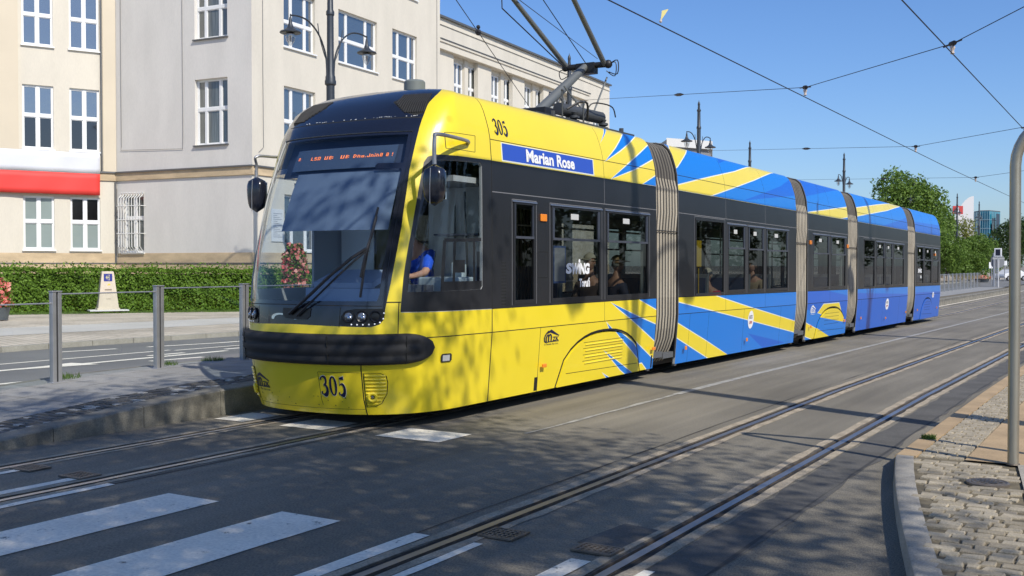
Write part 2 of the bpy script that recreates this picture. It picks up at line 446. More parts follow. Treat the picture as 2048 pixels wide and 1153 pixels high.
T_Y = mat('tram_yellow_paint', (0.86, 0.67, 0.024), 0.3, coat=0.35, var=0.03, vscale=1.5)
T_B = mat('tram_bright_blue_paint', (0.004, 0.19, 0.66), 0.32, coat=0.2)
T_D = mat('tram_deep_blue_paint', (0.002, 0.115, 0.58), 0.32, coat=0.2)
T_W = mat('tram_white_outline', (0.80, 0.80, 0.62), 0.35)
T_K = mat('tram_black_band', (0.020, 0.021, 0.024), 0.30, coat=0.0, spec=.40, var=0.12, vscale=1.2)
T_S = mat('panel_gap', (0.01, 0.01, 0.008), 0.8)
T_N = mat('tram_navy_black_front', (0.010, 0.012, 0.022), 0.16, coat=0.6)
T_L = mat('banner_blue', (0.03, 0.085, 0.46), 0.35)
T_G = mat('tram_roof_grey', (0.17, 0.17, 0.175), 0.7)
T_I = mat('tram_lining_grey', (0.40, 0.41, 0.40), 0.6)
T_GRY = mat('tram_pale_grey_panel', (0.50, 0.53, 0.50), 0.5)
T_ALU = mat('window_top_rail', (0.17, 0.21, 0.30), 0.35, 0.4)
T_ORG = mat('orange_marker_lens', (0.85, 0.25, 0.02), 0.25, coat=0.5)
T_SCUFF = mat('yellow_dirty', (0.52, 0.42, 0.05), 0.6, var=0.3, vscale=8)
TM = [T_Y, T_B, T_D, T_W, T_K, T_S, T_N, T_L, T_G, T_I]
Y_, B_, D_, W_, K_, S_, N_, L_, G_ = range(9)
GLT = glass('tinted_window_glass', (0.42, 0.45, 0.44), 1.45)
GLW = glass('windscreen_glass', (0.80, 0.85, 0.88), 1.5)

tram = empty('tram', (CX, 22.0, 0))
tag(tram, 'long five-section tram with yellow front running into blue stripes and dark window band', 'tram')

def win(q0, q1, z0=1.19, z1=2.33, split=1.94, kind='slide'):
    return (q0, q1, z0, z1, split, kind)
SECT = [
 dict(q=(NS, 14.10), base_hi=Y_, base_lo=Y_,
  hi=[(B_,[(13.16,3.72),(13.27,3.72),(12.5,3.24)]), (B_,[(13.83,3.70),(14.09,3.74),(14.1,3.62),(13.36,3.3),(13.0,3.16),(12.50,2.98),(12.91,3.19),(13.3,3.42)]),
      (B_,[(14.1,3.36),(14.1,3.15),(13.4,2.945),(12.66,2.765),(13.21,3.0)]), (B_,[(13.66,2.76),(14.1,2.90),(14.1,2.76)])],
  lo=[(B_,[(13.51,1.155),(14.1,1.155),(14.1,1.0)]), (B_,[(12.65,1.13),(13.55,0.9),(14.1,0.78),(14.1,0.55),(13.24,0.9),(12.9,1.03)]),
      (B_,[(13.5,0.55),(14.03,0.31),(14.1,.29),(14.1,0.15),(13.90,0.15),(13.72,0.26),(13.6,.26)]), (B_,[(12.52,0.87),(12.6,0.79),(12.68,0.79)])],
  win=[win(10.16,10.64), win(11.02,12.33), win(12.48,13.83)],
  arch=(11.2, 13.67), vs=[12.44]),
 dict(q=(14.93, 20.97), base_hi=B_, base_lo=B_,
  hi=[(Y_,[(14.93,3.40),(15.2,3.60),(15.84,3.80),(15.85,3.55),(14.99,3.12),(14.93,3.1)]), (Y_,[(14.93,2.83),(15.79,2.975),(17.67,3.27),(19.2,3.58),(19.5,3.82),(20.8,3.80),(20.3,3.55),(18.6,3.2),(16.26,2.76),(14.93,2.76)]),
      (D_,[(17.86,2.78),(20.13,3.19),(20.97,3.40),(20.97,3.06)]), (D_,[(17.13,3.52),(18.03,3.62),(16.96,3.36)])],
  lo=[(Y_,[(14.93,1.155),(16.43,1.155),(18.17,0.92),(20.97,0.57),(20.97,0.36),(18.09,0.71),(14.93,1.09)]), (Y_,[(14.93,0.76),(16.13,0.44),(17.19,0.15),(16.31,0.15),(14.93,0.55)]),
      (D_,[(18.18,0.46),(20.42,0.18),(19.07,0.15)])],
  win=[win(15.6,16.88,1.17,2.37,None,'door'), win(17.05,17.94), win(18.07,18.96), win(19.06,20.42)],
  arch=None, vs=[16.96, 19.03, 15.4, 16.2, 17.9, 20.0]),
 dict(q=(21.78, 25.05), base_hi=B_, base_lo=D_,
  hi=[(D_,[(21.78,3.10),(25.05,3.50),(25.05,4.48),(21.78,4.48)]), (Y_,[(21.78,2.765),(25.05,3.05),(25.05,2.83),(24.35,2.76),(21.78,2.76)])],
  lo=[(B_,[(21.78,0.78),(22.71,0.66),(25.05,0.36),(25.05,0.15),(21.78,0.15)]), (B_,[(23.2,1.155),(25.05,1.155),(25.05,1.02)]),
      (Y_,[(22.6,0.69),(23.0,0.86),(24.3,0.86),(24.85,0.42)]), (Y_,[(21.78,0.50),(23.68,0.15),(22.3,0.15),(21.78,0.23)])],
  win=[win(22.15,23.42), win(23.56,24.85)],
  arch=(22.43, 24.98), vs=[23.5]),
 dict(q=(26.00, 31.90), base_hi=B_, base_lo=D_,
  hi=[(Y_,[(26.0,3.09),(29.94,3.44),(31.8,3.66),(31.85,3.50),(29.5,3.22),(26.0,2.90)]), (D_,[(28.59,2.76),(31.9,3.12),(31.9,2.76)])],
  lo=[(B_,[(26.0,1.155),(31.9,1.155),(31.9,0.95),(26.0,1.06)])],
  win=[win(26.61,27.75,1.17,2.37,1.93,'door'), win(27.94,28.88), win(28.98,29.86), win(29.98,31.35)],
  arch=None, vs=[27.84, 29.92, 26.4, 28.8, 30.8]),
 dict(q=(33.00, 37.17), base_hi=B_, base_lo=D_,
  hi=[(D_,[(33.0,3.06),(37.17,3.12),(37.17,2.76),(33.0,2.76)])],
  lo=[(B_,[(33.0,1.155),(37.17,1.155),(37.17,0.96),(33.0,0.97)])],
  win=[win(33.2,34.28), win(34.4,35.6), win(35.8,36.85)],
  arch=(33.95, 36.0), vs=[34.34, 35.7]),
]
def arch_pts(a, b, top=0.80, sh=0.0, n=14):
    """wheel arch: leans forward like the real cover, returned from front foot to rear foot"""
    pts = []
    for i in range(n+1):
        u = i/n; q = a + (b-a)*u
        h = 0.15 + (top-0.15)*(max(0.0, 1-abs((u-0.52)/0.52)**2.3))**0.55 if 0 < u < 1 else 0.15
        pts.append((q+sh, h))
    return pts
WSUB = []
for si, S in enumerate(SECT):
    q0, q1 = S['q']; mb = MB()
    for sg in (1, -1):
        P = []
        P.append((S['base_hi'], rect(q0, q1, 2.76, 4.48)))
        for m, poly in S['hi']:
            if not (m == D_ or (si >= 2 and m == B_)): P.append((W_, grow(poly, .016)))
            P.append((m, poly))
        P.append((S['base_lo'], rect(q0, q1, .15, 1.155)))
        for m, poly in S['lo']:
            if si < 2 and m != D_ or m == Y_: P.append((W_, grow(poly, .014)))
            P.append((m, poly))
        P.append((K_, rect(q0, q1, 1.155, 2.755)))
        P.append((G_, rect(q0, q1, 4.1, 4.48)))
        if S['arch']:
            a, b = S['arch']; P.append((S_, arch_pts(a, b) + []))
            P.append((-1, arch_pts(a+.03, b-.03, .775)))
        P.append((S_, line(q0, .9, q1, .9, .010))); P.append((S_, line(q0, 2.985, q1, 2.985, .009)))
        P.append((S_, line(q0, 1.157, q1, 1.157, .012)))
        P.append((8, line(q0, 2.42, q1, 2.42, .010)))
        for v in S['vs'][:2]:
            P.append((S_, line(v, 2.76, v, 3.45, .008))); P.append((S_, line(v, .9, v, 1.155, .008))); P.append((8, line(v, 2.42, v, 2.755, .008)))
        for v in S['vs'][2:]: P.append((S_, line(v, .15, v, .9, .007)))
        if si == 0:
            P.append((S_, line(10.77, .15, 10.77, .9, .010)))
            P.append((W_, rect(9.93, 12.16, 2.765, 2.975))); P.append((L_, rect(9.95, 12.14, 2.78, 2.965)))
            P.append((S_, rect(10.70, 10.78, .16, .32))); P.append((S_, rect(14.02, 14.07, .16, .34)))
            for k in range(14): P.append((S_, rect(9.90, 10.0, 1.19+k*.035, 1.205+k*.035)))
            P.append((S_, line(10.70, 1.48, 10.93, 1.48, .008))); P.append((S_, line(10.70, 1.78, 10.93, 1.78, .008)))
            P.append((S_, line(10.70, 1.48, 10.70, 1.78, .008))); P.append((S_, line(10.93, 1.48, 10.93, 1.78, .008)))
        for (a, b, z0, z1, sp, kd) in S['win']:
            P.append((8, rect(a-.035, b+.035, z0-.008, z1+.035))); P.append((K_, rect(a-.027, b+.027, z0-.02, z1+.027)))
            P.append((-1, rect(a, b, z0, z1)))
        n = max(4, int((q1-q0)/1.2))
        sheet(mb, side, frange(q0, q1, n), TS, P, sg)
    if si == 4:       # rounded tail closed off
        pts = [side(q1, t, 1) for t in TS] + [side(q1, t, -1) for t in TS[::-1]]
        vs = [Vector(p) for p in pts]; c = sum(vs, Vector())/len(vs)
        r2 = [tuple(c + (v-c)*.88 + Vector((0, .30, 0))) for v in vs]
        n = len(pts); b = len(mb.v); mb.v += [tuple(v) for v in vs] + r2
        for i in range(n-1): mb.f.append((b+i, b+i+1, b+n+i+1, b+n+i)); mb.m.append(D_ if i < 6 or i > n-8 else B_); mb.tone.append(0)
        mb.f.append(tuple(b+n+i for i in range(n))); mb.m.append(K_); mb.tone.append(0)
    if si == 0:
        # ---- the nose belongs to the first shell
        for sg in (1, -1):
            blk = [(-.001,1.04),(.15,1.03),(.25,1.022),(.293,1.022),(.325,1.045),(.343,1.096),(.352,1.254),(.367,1.483),(.378,1.8),(.381,2.017),(.374,2.4),(.366,2.588),(.366,2.8),(.371,3.027),(.389,3.273),(.427,3.426),(.46,3.6),(.47,4.48),(-.001,4.48)]
            if sg < 0: blk = [(a_+(.10*min(1, max(0, (t_-2.9)/.25)) if a_ > .3 else 0), t_) for a_, t_ in blk]
            cabk = [(.412,1.165),(.419,1.615),(.430,2.0),(.433,2.4),(.434,2.66),(.45,2.72),(.5,2.745),(1.0,2.757),(1.0,1.155),(.7,1.157)]
            P = [(N_, blk), (K_, cabk), (S_, line(0, 3.145, .372, 3.14, .012))]
            P += [(S_, line(.20, 3.30, .20, 3.42, .004))]
            vent = [(.155,3.33),(.19,3.39),(.27,3.43),(.36,3.43),(.40,3.33),(.375,3.19),(.33,3.16),(.24,3.22)]
            P.append((S_, vent))
            if sg == 1:
                h = [(.543,2.98),(.828,2.99),(.815,2.815),(.562,2.815)]
                for i in range(4): P.append((S_, line(*h[i], *h[(i+1)%4], .006)))
            P += [(S_, line(.352, 1.262, .413, 1.262, .012)), (S_, line(.404, .94, .404, 1.26, .004)), (S_, line(.51, .905, 1.0, .9, .010)),
                  (S_, line(.252, .15, .252, .66, .005)), (S_, line(.0, 1.028, .0, 1.03, .001)),
                  (S_, line(.0, 1.235, .335, 1.225, .008)), (9, line(.415, 1.163, 1.0, 1.153, .006)),
                  (S_, line(.165, 1.02, .168, 1.215, .003))]
            if sg == 1: P += [(S_, line(.075, .575, .245, .575, .005)), (S_, line(.075, .24, .075, .575, .002)), (S_, line(.985, .15, 1.0, .15, .001))]
            P += [(S_, line(.0, .205, .252, .205, .004))]
            P += [(S_, [(.990,.15),(1.0,.15),(1.0,3.5),(.992,3.5)])]
            glas = [(-.001,1.25),(.335,1.25),(.345,1.5),(.352,1.9),(.352,2.3),(.345,2.7),(.338,2.99),(-.001,2.995)]
            P.append((-1, glas))
            cwin = [(.440,1.36),(.444,1.6),(.452,2.1),(.456,2.5),(.458,2.64),(.475,2.69),(.87,2.71),(.885,2.68),(.885,1.40),(.87,1.37)]
            P.append((-1, cwin))
            As = frange(0, .7, 28) + frange(.7, 1, 4)[1:]
            tt = sorted(set([.15,.3,.45,.6,.75,.9,1.05,1.2,1.35,1.5,1.65,1.8,1.95,2.1,2.25,2.4,2.55,2.7,2.8,2.9,3.0,3.05] + TS[9:]))
            sheet(mb, nose, As, tt, P, sg)
    # make normals point outwards
    o = mb.build('body_section', TM, tram, smooth=True, angle=30, weld=True)
    bm = bmesh.new(); bm.from_mesh(o.data)
    fl = []
    for f in bm.faces:
        c = f.calc_center_median(); v = Vector((c.x-CX, 0, max(c.z-1.8, 0)*1.0 if c.z > 3.3 else 0))
        if si == 0 and c.y < 9.3: v.y = (c.y-9.6)
        if f.normal.dot(v) < 0: fl.append(f)
    bmesh.ops.reverse_faces(bm, faces=fl); bm.to_mesh(o.data); bm.free()
    sm = o.modifiers.new('thickness', 'SOLIDIFY'); sm.thickness = .035; sm.offset = -1; sm.use_even_offset = False
    sm.material_offset = 9; sm.material_offset_rim = 9
    es = o.modifiers.new('split', 'EDGE_SPLIT'); es.split_angle = R(32)
    # ---- wheel covers
    if S['arch']:
        for sg in (1, -1):
            a, b = S['arch']; reg = arch_pts(a+.055, b-.05, .755); m2 = MB(); P = []
            for m, poly in S['lo']:
                if m != D_: P.append((W_, grow(poly, .014)))
                P.append((m, poly))
            if si == 0:
                for poly in ([(12.77,.75),(12.9,.74),(13.36,.56),(13.6,.40),(13.6,.30),(13.32,.46),(13.05,.60)], [(12.47,.51),(12.67,.43),(13.05,.28),(13.38,.15),(13.16,.15),(13.0,.22),(12.66,.41)], [(12.47,.22),(12.56,.18),(12.66,.15),(12.59,.15)]):
                    P.append((W_, grow(poly, .012))); P.append((B_, poly))
                P = P[:0] + P[2*len(S['lo']):]
            if si == 2: P = [(B_, rect(a, b, .15, .66)), (Y_, [(a, .62), (b, .40), (b, .9), (a, .9)])] + [(Y_, [(a,.15),(a,.40),(23.6,.15)])]
            c0, c1 = a + (b-a)*.27, a + (b-a)*.74
            for z in (.655, .58, .50, .42): P.append((S_, line(c0, z, c1, z, .007)))
            P.append((S_, line(a+.25, .30, b-.15, .27, .008)))
            base = Y_ if si == 0 else (B_ if si == 2 else D_)
            sheet(m2, side, frange(a, b, 12), [.15,.3,.45,.6,.75,.9], P, sg, base=base, region=reg, off=.012)
            w = m2.build('wheel_cover', TM, tram, smooth=True, weld=True)
            if sg == 1:
                sm = w.modifiers.new('thickness', 'SOLIDIFY'); sm.thickness = .03; sm.offset = -1
            else:
                sm = w.modifiers.new('thickness', 'SOLIDIFY'); sm.thickness = .03; sm.offset = 1
            es = w.modifiers.new('split', 'EDGE_SPLIT'); es.split_angle = R(32)
            if si == 0:
                r = MB()
                for z in (.655, .58, .50, .42): r.tube([side(c0+.05, z-.03, sg, .016), side(c1-.02, z-.03, sg, .016)], .008, 6)
                r.build('rib', T_Y, w, smooth=True)
    # ---- windows: frame, panes
    for (a, b, z0, z1, sp, kd) in S['win']:
        for sg in (1, -1):
            fr = MB()
            def bar(qa, qb, za, zb, m=0, o0=-.02, o1=.006):
                x0, x1 = CX+sg*(1.198+o0), CX+sg*(1.198+o1)
                fr.box(min(x0, x1), max(x0, x1), qa, qb, za+gz(a), zb+gz(a), m)
            fw = .05 if kd == 'slide' else .03
            if kd == 'slide':
                bar(a, a+.035, z0, z1); bar(b-.035, b, z0, z1); bar(a+.035, b-.035, z0, z0+.045); bar(a+.035, b-.035, z1-.02, z1)
                bar(a-.03, b+.03, z1+.004, z1+.020, 1, -.01, .014)
                bar(a+.035, b-.035, sp-.014, sp+.014, 2, -.02, .010)
                w = .08 if b-a > .6 else .05
                bar(a+.035, a+w, sp+.014, z1-.02, 3, -.02, .004); bar(b-w, b-.035, sp+.014, z1-.02, 3, -.02, .004)
            else:
                bar(a, a+.03, z0, z1); bar(b-.03, b, z0, z1); bar(a+.03, b-.03, z0, z0+.03); bar(a+.03, b-.03, z1-.03, z1)
                if sp: bar(a+.03, b-.03, sp-.012, sp+.012, 2)
            wo = fr.build('window', [T_K, T_ALU, mat('window_bar_grey', (.055,.06,.075), .4), mat('window_cheek', (.05,.058,.08), .3)], tram)
            g = MB(); x = CX+sg*1.188
            g.add([(x,a,z0+gz(a)),(x,b,z0+gz(a)),(x,b,z1+gz(a)),(x,a,z1+gz(a))], [(0,1,2,3)])
            g.build('glass', GLT, wo)
# small white ventilation notices in the upper sliding panes
T_TAG = mat('pane_notice_grey', (.52,.52,.50), .6)
for S in SECT:
    for (a, b, z0, z1, sp, kd) in S['win']:
        if kd == 'slide' and b-a > .6:
            m = MB(); x = CX+1.192; c = (a+b)/2; w = .10 if b-a > 1.1 else .08
            m.box(x-.001, x+.002, c-w-.05, c+w-.05, 2.185+gz(a), 2.255+gz(a)); m.build('window_notice', T_TAG, tram)

# ---- gangway bellows
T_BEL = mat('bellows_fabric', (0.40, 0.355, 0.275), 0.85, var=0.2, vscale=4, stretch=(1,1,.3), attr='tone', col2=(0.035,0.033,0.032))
for (q0, q1) in ((14.10,14.93),(20.97,21.78),(25.05,26.00),(31.90,33.00)):
    mb = MB(); nf = 8; ns = nf*8
    ts = [.15,.25,.4,.55,.7,.9,1.16,1.5,1.9,2.15,2.4,2.76,2.9,3.0,3.1,3.2,3.3,3.4,3.53,3.7,4.0,4.48]
    for sg in (1, -1):
        vs = []; 
        for i in range(ns+1):
            u = i/ns; q = q0-.012+(q1-q0+.024)*u
            ph = (u*nf) % 1.0; fold = abs(math.sin(math.pi*ph))**.7*.045
            for t in ts:
                z, hw = prof(t)
                inn = .075 + (.16*((.62-t)/.47)**1.6 if t < .62 else 0) - (.02 if 2.15 < t < 2.8 else 0)
                qq = q
                tt, _ = prof(t)
                p = side(qq, t, sg, fold-inn)
                zz = p[2] + (.03 if t < .2 else 0)
                vs.append((p[0], p[1], zz))
        b = len(mb.v); mb.v += vs; n = len(ts)
        for i in range(ns):
            ph = ((i+.5)/ns*nf) % 1.0
            for j in range(n-1):
                f = (b+i*n+j, b+(i+1)*n+j, b+(i+1)*n+j+1, b+i*n+j+1)
                mb.f.append(f if sg > 0 else f[::-1]); mb.m.append(0)
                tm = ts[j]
                tone = .06 + (.70 if tm > 2.85 else .12 if tm > 2.7 else 0) + (.22 if tm < .6 else .08 if tm < 1.1 else 0) + (.85 if (ph < .30 or ph > .88) else 0)  # shade between the folds painted as dark stripes into the tone
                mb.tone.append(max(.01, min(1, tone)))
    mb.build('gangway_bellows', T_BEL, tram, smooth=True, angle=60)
    m = MB()
    for q in (q0, q1):
        for sg in (1, -1):
            m.tube([side(q, t, sg, -.02) for t in ts[1:-2]], .018, 6)
    m.build('bellows_frame', M_RUBBER, tram)
    m = MB()      # the clamp band across the folds above the windows
    m.tube([side(q, 2.13, 1, -.01) for q in frange(q0, q1, 4)], .008, 5)
    m.build('clamp_band', M_RUBBER, tram)

# ---- bumper
mb = MB(); na, nv = 40, 14
for sg in (1, -1):
    b0 = len(mb.v)
    for i in range(na+1):
        a = .565*(i/na); k = max(0.0, 1-max(0, (a-.42)/.145)**2.2)**.5
        tc = .80 + .02*max(0,(a-.3)); hh = .158*k + .001
        for j in range(nv+1):
            v = -1+2*j/nv
            bul = (1-abs(v)**5)**.5 if abs(v) < 1 else 0
            gro = -.014 if abs(abs(v)-.36) < .1 and a < .49 else 0
            off = (.075*bul + gro)*(.25+.75*k) if 0 < j < nv else -.02
            off *= 1.0 if a < .5 else max(.3, 1-(a-.5)*6)
            p = nose(a, tc+hh*v, sg, off); mb.v.append(p)
    for i in range(na):
        for j in range(nv):
            f = (b0+i*(nv+1)+j, b0+(i+1)*(nv+1)+j, b0+(i+1)*(nv+1)+j+1, b0+i*(nv+1)+j+1)
            mb.f.append(f if sg > 0 else f[::-1]); mb.m.append(0); mb.tone.append(0)
mb.build('bumper', M_RUBBER, tram, smooth=True, angle=45, weld=True)
m = MB()
for a in (-.26, .13, .43):
    m.tube([nose(abs(a), t, 1 if a > 0 else -1, .071) for t in (.67,.72,.8,.88,.93)], .005, 5)
m.build('bumper_joint', T_S, tram)

# ---- windscreen pane with dark edge, side cab panes
mb = MB()
for sg in (1, -1):
    reg = [(-.001,1.235),(.345,1.235),(.356,1.5),(.362,1.9),(.362,2.3),(.355,2.7),(.348,3.01),(-.001,3.01)]
    inner = [(-.001,1.275),(.312,1.275),(.322,1.35),(.330,1.9),(.330,2.3),(.322,2.7),(.314,2.96),(-.001,2.965)]
    P = [(0, inner)]
    P += [(1, [(.20,2.60),(.33,2.60),(.33,2.66),(.20,2.66),(.192,2.63)])]
    sheet(mb, nose, frange(0, .4, 16), [1.2,1.35,1.5,1.65,1.8,1.95,2.1,2.25,2.4,2.55,2.7,2.8,2.9,3.0,3.05], P, sg, base=1, region=reg, off=-.012)
mb.build('windscreen', [GLW, T_N], tram, smooth=True, weld=True)
for sg in (1, -1):
    mb = MB(); reg = [(.436,1.34),(.441,1.6),(.448,2.1),(.452,2.5),(.454,2.66),(.475,2.70),(.87,2.72),(.89,2.69),(.89,1.38),(.87,1.35)]
    P = [] if sg < 0 else [(1, line(.60, 1.36, .602, 1.88, .016)), (1, line(.60, 1.88, .88, 1.90, .035)), (1, line(.80, 1.36, .80, 1.90, .024)), (1, line(.655, 1.46, .655, 1.86, .012)), (1, rect(.655,.70,1.55,1.68)), (1, rect(.60,.89,1.34,1.46))]
    sheet(mb, nose, frange(.42, .92, 14), [1.3,1.5,1.7,1.9,2.1,2.3,2.5,2.75], P, sg, region=reg, off=-.010)
    mb.build('cab_side_window', [GLW, T_K], tram, smooth=True, weld=True)

# ---- lights, vents, marks on the nose
LENS = mat('lamp_lens', (.20,.22,.25), .08, .6, coat=1); CHR = mat('chrome', (.6,.6,.62), .12, 1.0)
DRL = mat('white_led_dot', (.85,.88,.9), .3, emit=(1,1,1), estr=.25)
HOUS = mat('lamp_housing_black', (.006,.006,.007), .3)
def nframe(a, t, sg):
    p = Vector(nose(a, t, sg, 0)); n = (Vector(nose(a, t, sg, .1))-p).normalized()
    u = (Vector(nose(min(a+.02,1), t, sg, 0))-p).normalized(); v = n.cross(u).normalized()
    return p, n, u, v
def disc(mb, a, t, sg, r, off=0.0, m=0, dome=0.0, n=16, ring=None):
    p, nn, u, v = nframe(a, t, sg)
    vs = [tuple(p+nn*(off+dome))]; prev = None
    for k, (rr, dd) in enumerate(((r*.6, dome*.75), (r, 0.0))):
        for j in range(n):
            w = 2*math.pi*j/n; vs.append(tuple(p + (u*math.cos(w)+v*math.sin(w))*rr + nn*(off+dd)))
    fs = [(0, 1+j, 1+(j+1)%n) for j in range(n)] + [(1+j, 1+n+j, 1+n+(j+1)%n, 1+(j+1)%n) for j in range(n)]
    mb.add(vs, fs, m)
def ringm(mb, a, t, sg, r, w, off=0.0, m=0, n=18):
    p, nn, u, v = nframe(a, t, sg)
    mb.tube([p + (u*math.cos(x)+v*math.sin(x))*r + nn*off for x in frange(0, 2*math.pi, n)], w, 6, m, caps=False)
for sg in (1, -1):
    hm = MB(); reg = [(.168,1.05),(.172,1.13),(.195,1.185),(.23,1.20),(.338,1.20),(.347,1.17),(.345,1.10),(.328,1.052),(.30,1.032),(.18,1.035)]
    sheet(hm, nose, frange(.15,.36,12), [1.0,1.05,1.1,1.15,1.2,1.25], [], sg, region=reg, off=.006)
    ho = hm.build('headlight', HOUS, tram, smooth=True)
    for k, a in enumerate((.202,.255,.309)):
        l = MB(); ringm(l, a, 1.125, sg, .052, .010, .012, 1); disc(l, a, 1.125, sg, .046, .008, 0, .018 if k < 2 else .004)
        l.build('lamp_lens', [LENS if k < 2 else HOUS, HOUS], ho, smooth=True)
        if k < 2:
            l = MB(); disc(l, a+.006, 1.112, sg, .022, .026, 0, .010); l.build('reflector', CHR, ho, smooth=True)
    for a, t in ((.215,1.045),(.237,1.043),(.26,1.043),(.284,1.045),(.307,1.05),(.328,1.064),(.341,1.10),(.343,1.155)):
        l = MB(); disc(l, a, t+.003, sg, .008, .010, 0, .004, 10); l.build('led_dot', DRL, ho)
    # ribbed vent with the fog lamp in it
    v = MB(); reg = [(.262,.565),(.33,.565),(.352,.54),(.357,.47),(.350,.36),(.325,.27),(.295,.24),(.262,.235)]
    sheet(v, nose, frange(.24,.37,8), [.2,.3,.4,.5,.6], [], sg, base=1, region=grow(reg, .004), off=.003)
    sheet(v, nose, frange(.24,.37,8), [.2,.3,.4,.5,.6], [], sg, base=0, region=reg, off=.006)
    for k in range(9):
        t = .265+k*.035; a1 = .350 if t > .36 else .305+.045*(t-.25)/.11
        v.tube([nose(a, t, sg, .010) for a in frange(.266, a1, 4)], .009, 6)
    vo = v.build('ribbed_vent', [T_Y, T_S], tram, smooth=True)
    l = MB(); ringm(l, .290, .335, sg, .038, .016, .02, 0); disc(l, .290, .335, sg, .034, .012, 1, .0); disc(l, .290, .335, sg, .018, .014, 2, .012)
    l.build('fog_lamp', [T_Y, HOUS, LENS], vo, smooth=True)
    # side marker lamp
    l = MB(); sheet(l, nose, frange(.58,.66,4), [.6,.7,.8], [(1, rect(.603,.636,.655,.715))], sg, region=[(.595,.66),(.60,.645),(.64,.645),(.645,.66),(.645,.715),(.64,.73),(.60,.73),(.595,.715)], off=.012)
    l.build('side_repeater', [M_RUBBER, mat('clear_lens', (.5,.5,.48), .2)], tram)
    # grille ribs in the roof intake
    l = MB()
    for k in range(14):
        a = .185+k*.0145; lo = 3.205+.008*k if k < 7 else 3.26-.009*(k-7); 
        l.tube([nose(a, t, sg, .004) for t in frange(3.20 if k > 4 else 3.30-.02*k, 3.42, 4)], .008, 5)
    l.build('roof_intake_grille', M_RUBBER, tram)
# paint chips along the top of the windscreen
m = MB()
rnd = random.Random(3)
for k in range(34):
    a = rnd.uniform(-.22, .34); sg = 1 if a > 0 else -1; w = rnd.uniform(.002,.007); t = 3.155+rnd.uniform(-.004,.006)
    p = [nose(abs(a)+x, t+y, sg, .003) for x, y in ((0,0),(w,rnd.uniform(-.003,.003)),(w,rnd.uniform(.004,.012)),(0,.006))]
    m.add(p, [(0,1,2,3)])
m.build('chipped_paint', mat('chip_white', (.6,.6,.58), .7), tram)
m = MB()     # dirt spots and scuffs low on the front
for k in range(60):
    a = rnd.choice([rnd.uniform(-.30,-.2), rnd.uniform(-.3,.24)]); t = rnd.uniform(.22,.40); r = rnd.uniform(.003,.008)
    p, nn, u, v = nframe(abs(a), t, 1 if a > 0 else -1)
    m.add([tuple(p+nn*.002+(u*math.cos(x)+v*math.sin(x))*r) for x in frange(0, 2*math.pi, 6)[:-1]], [tuple(range(6))])
m.build('dirt_spots', mat('dirt', (.12,.10,.03), .9), tram)

# ---- lettering
NAVY = mat('navy_lettering', (.008,.010,.05), .4); WHT = mat('white_lettering', (.82,.82,.82), .4)
def nl(sg, off): return lambda u, v: nose(abs(u), v, (1 if u > 0 else -1)*sg, off)
def sl(sg, off): return lambda u, v: side(u, v, sg, off)
def digits(mb, box, f3, m):
    """305 in a tall high-contrast serif face"""
    u0, u1, v0, v1 = box; w = (u1-u0)/3.25
    def put(k, path, ws, mm=m):
        vs, fs = ribbon(path, ws)
        pts = [f3(u0+k*w*1.12+x*w, v0+(v1-v0)*y) for x, y in vs]; mb.add(pts, fs, mm)
    th, tk = .07, .25
    # 3
    p = smooth_path([(.10,.80),(.16,.93),(.42,.98),(.70,.90),(.74,.74),(.62,.60),(.40,.545)], 5)
    put(0, p, [th+(tk-th)*math.sin(math.pi*min(1, max(0, (i/len(p)-.25)/.7)))**1.3*.9 if i > 3 else .2 for i in range(len(p))])
    p = smooth_path([(.40,.535),(.68,.48),(.82,.28),(.70,.08),(.42,.015),(.16,.07),(.10,.20)], 5)
    put(0, p, [th+(tk)*math.sin(math.pi*min(1, max(0, (i/len(p)-.02)/.75)))**1.3 if i < len(p)-5 else .2 for i in range(len(p))])
    # 0
    n = 28; p = [(.5+.36*math.cos(2*math.pi*i/n), .5+.48*math.sin(2*math.pi*i/n)) for i in range(n+1)]
    put(1, p, [th+.22*abs(math.cos(2*math.pi*i/n))**1.5 for i in range(n+1)])
    # 5
    put(2, [(.24,.97),(.30,.90),(.80,.93)], [.03,.10,.20]); put(2, [(.27,.93),(.24,.55)], [.06,.06])
    p = smooth_path([(.24,.53),(.48,.62),(.76,.50),(.84,.28),(.70,.07),(.42,.015),(.16,.07),(.12,.18)], 5)
    put(2, p, [th+tk*math.sin(math.pi*min(1, max(0, (i/len(p)-.1)/.7)))**1.3 if i < len(p)-5 else .2 for i in range(len(p))])
def mzk(mb, box, f3, m):
    u0, u1, v0, v1 = box
    def L(vs, fs, b): lay(mb, vs, fs, (u0+(u1-u0)*b[0], u0+(u1-u0)*b[1], v0+(v1-v0)*b[2], v0+(v1-v0)*b[3]), f3, m)
    p = smooth_path([(.98,.30),(.42,.30),(.10,.30),(.03,.50),(.10,.74),(.30,.95)], 6); vs, fs = ribbon(p, [.04 + .05*(i/len(p)) for i in range(len(p))]); L(vs, fs, (0,1,0,1))
    vs, fs = ribbon([(.20,.83),(.42,.94),(.98,.62)], [.10,.18,.05]); L(vs, fs, (0,1,0,1))
    p = smooth_path([(.16,.30),(.15,.55),(.24,.72),(.30,.60),(.30,.32)], 5); vs, fs = ribbon(p, [.08]*len(p)); L(vs, fs, (0,1,0,1))
    p = smooth_path([(.30,.58),(.38,.74),(.47,.62),(.47,.32)], 5); vs, fs = ribbon(p, [.08]*len(p)); L(vs, fs, (0,1,0,1))
    vs, fs = textmesh('ZK', .03); L(vs, fs, (.56,.98,.33,.58))
    vs, fs = textmesh('w Toruniu  Sp. z o.o.', .01); L(vs, fs, (.04,.96,.08,.22))
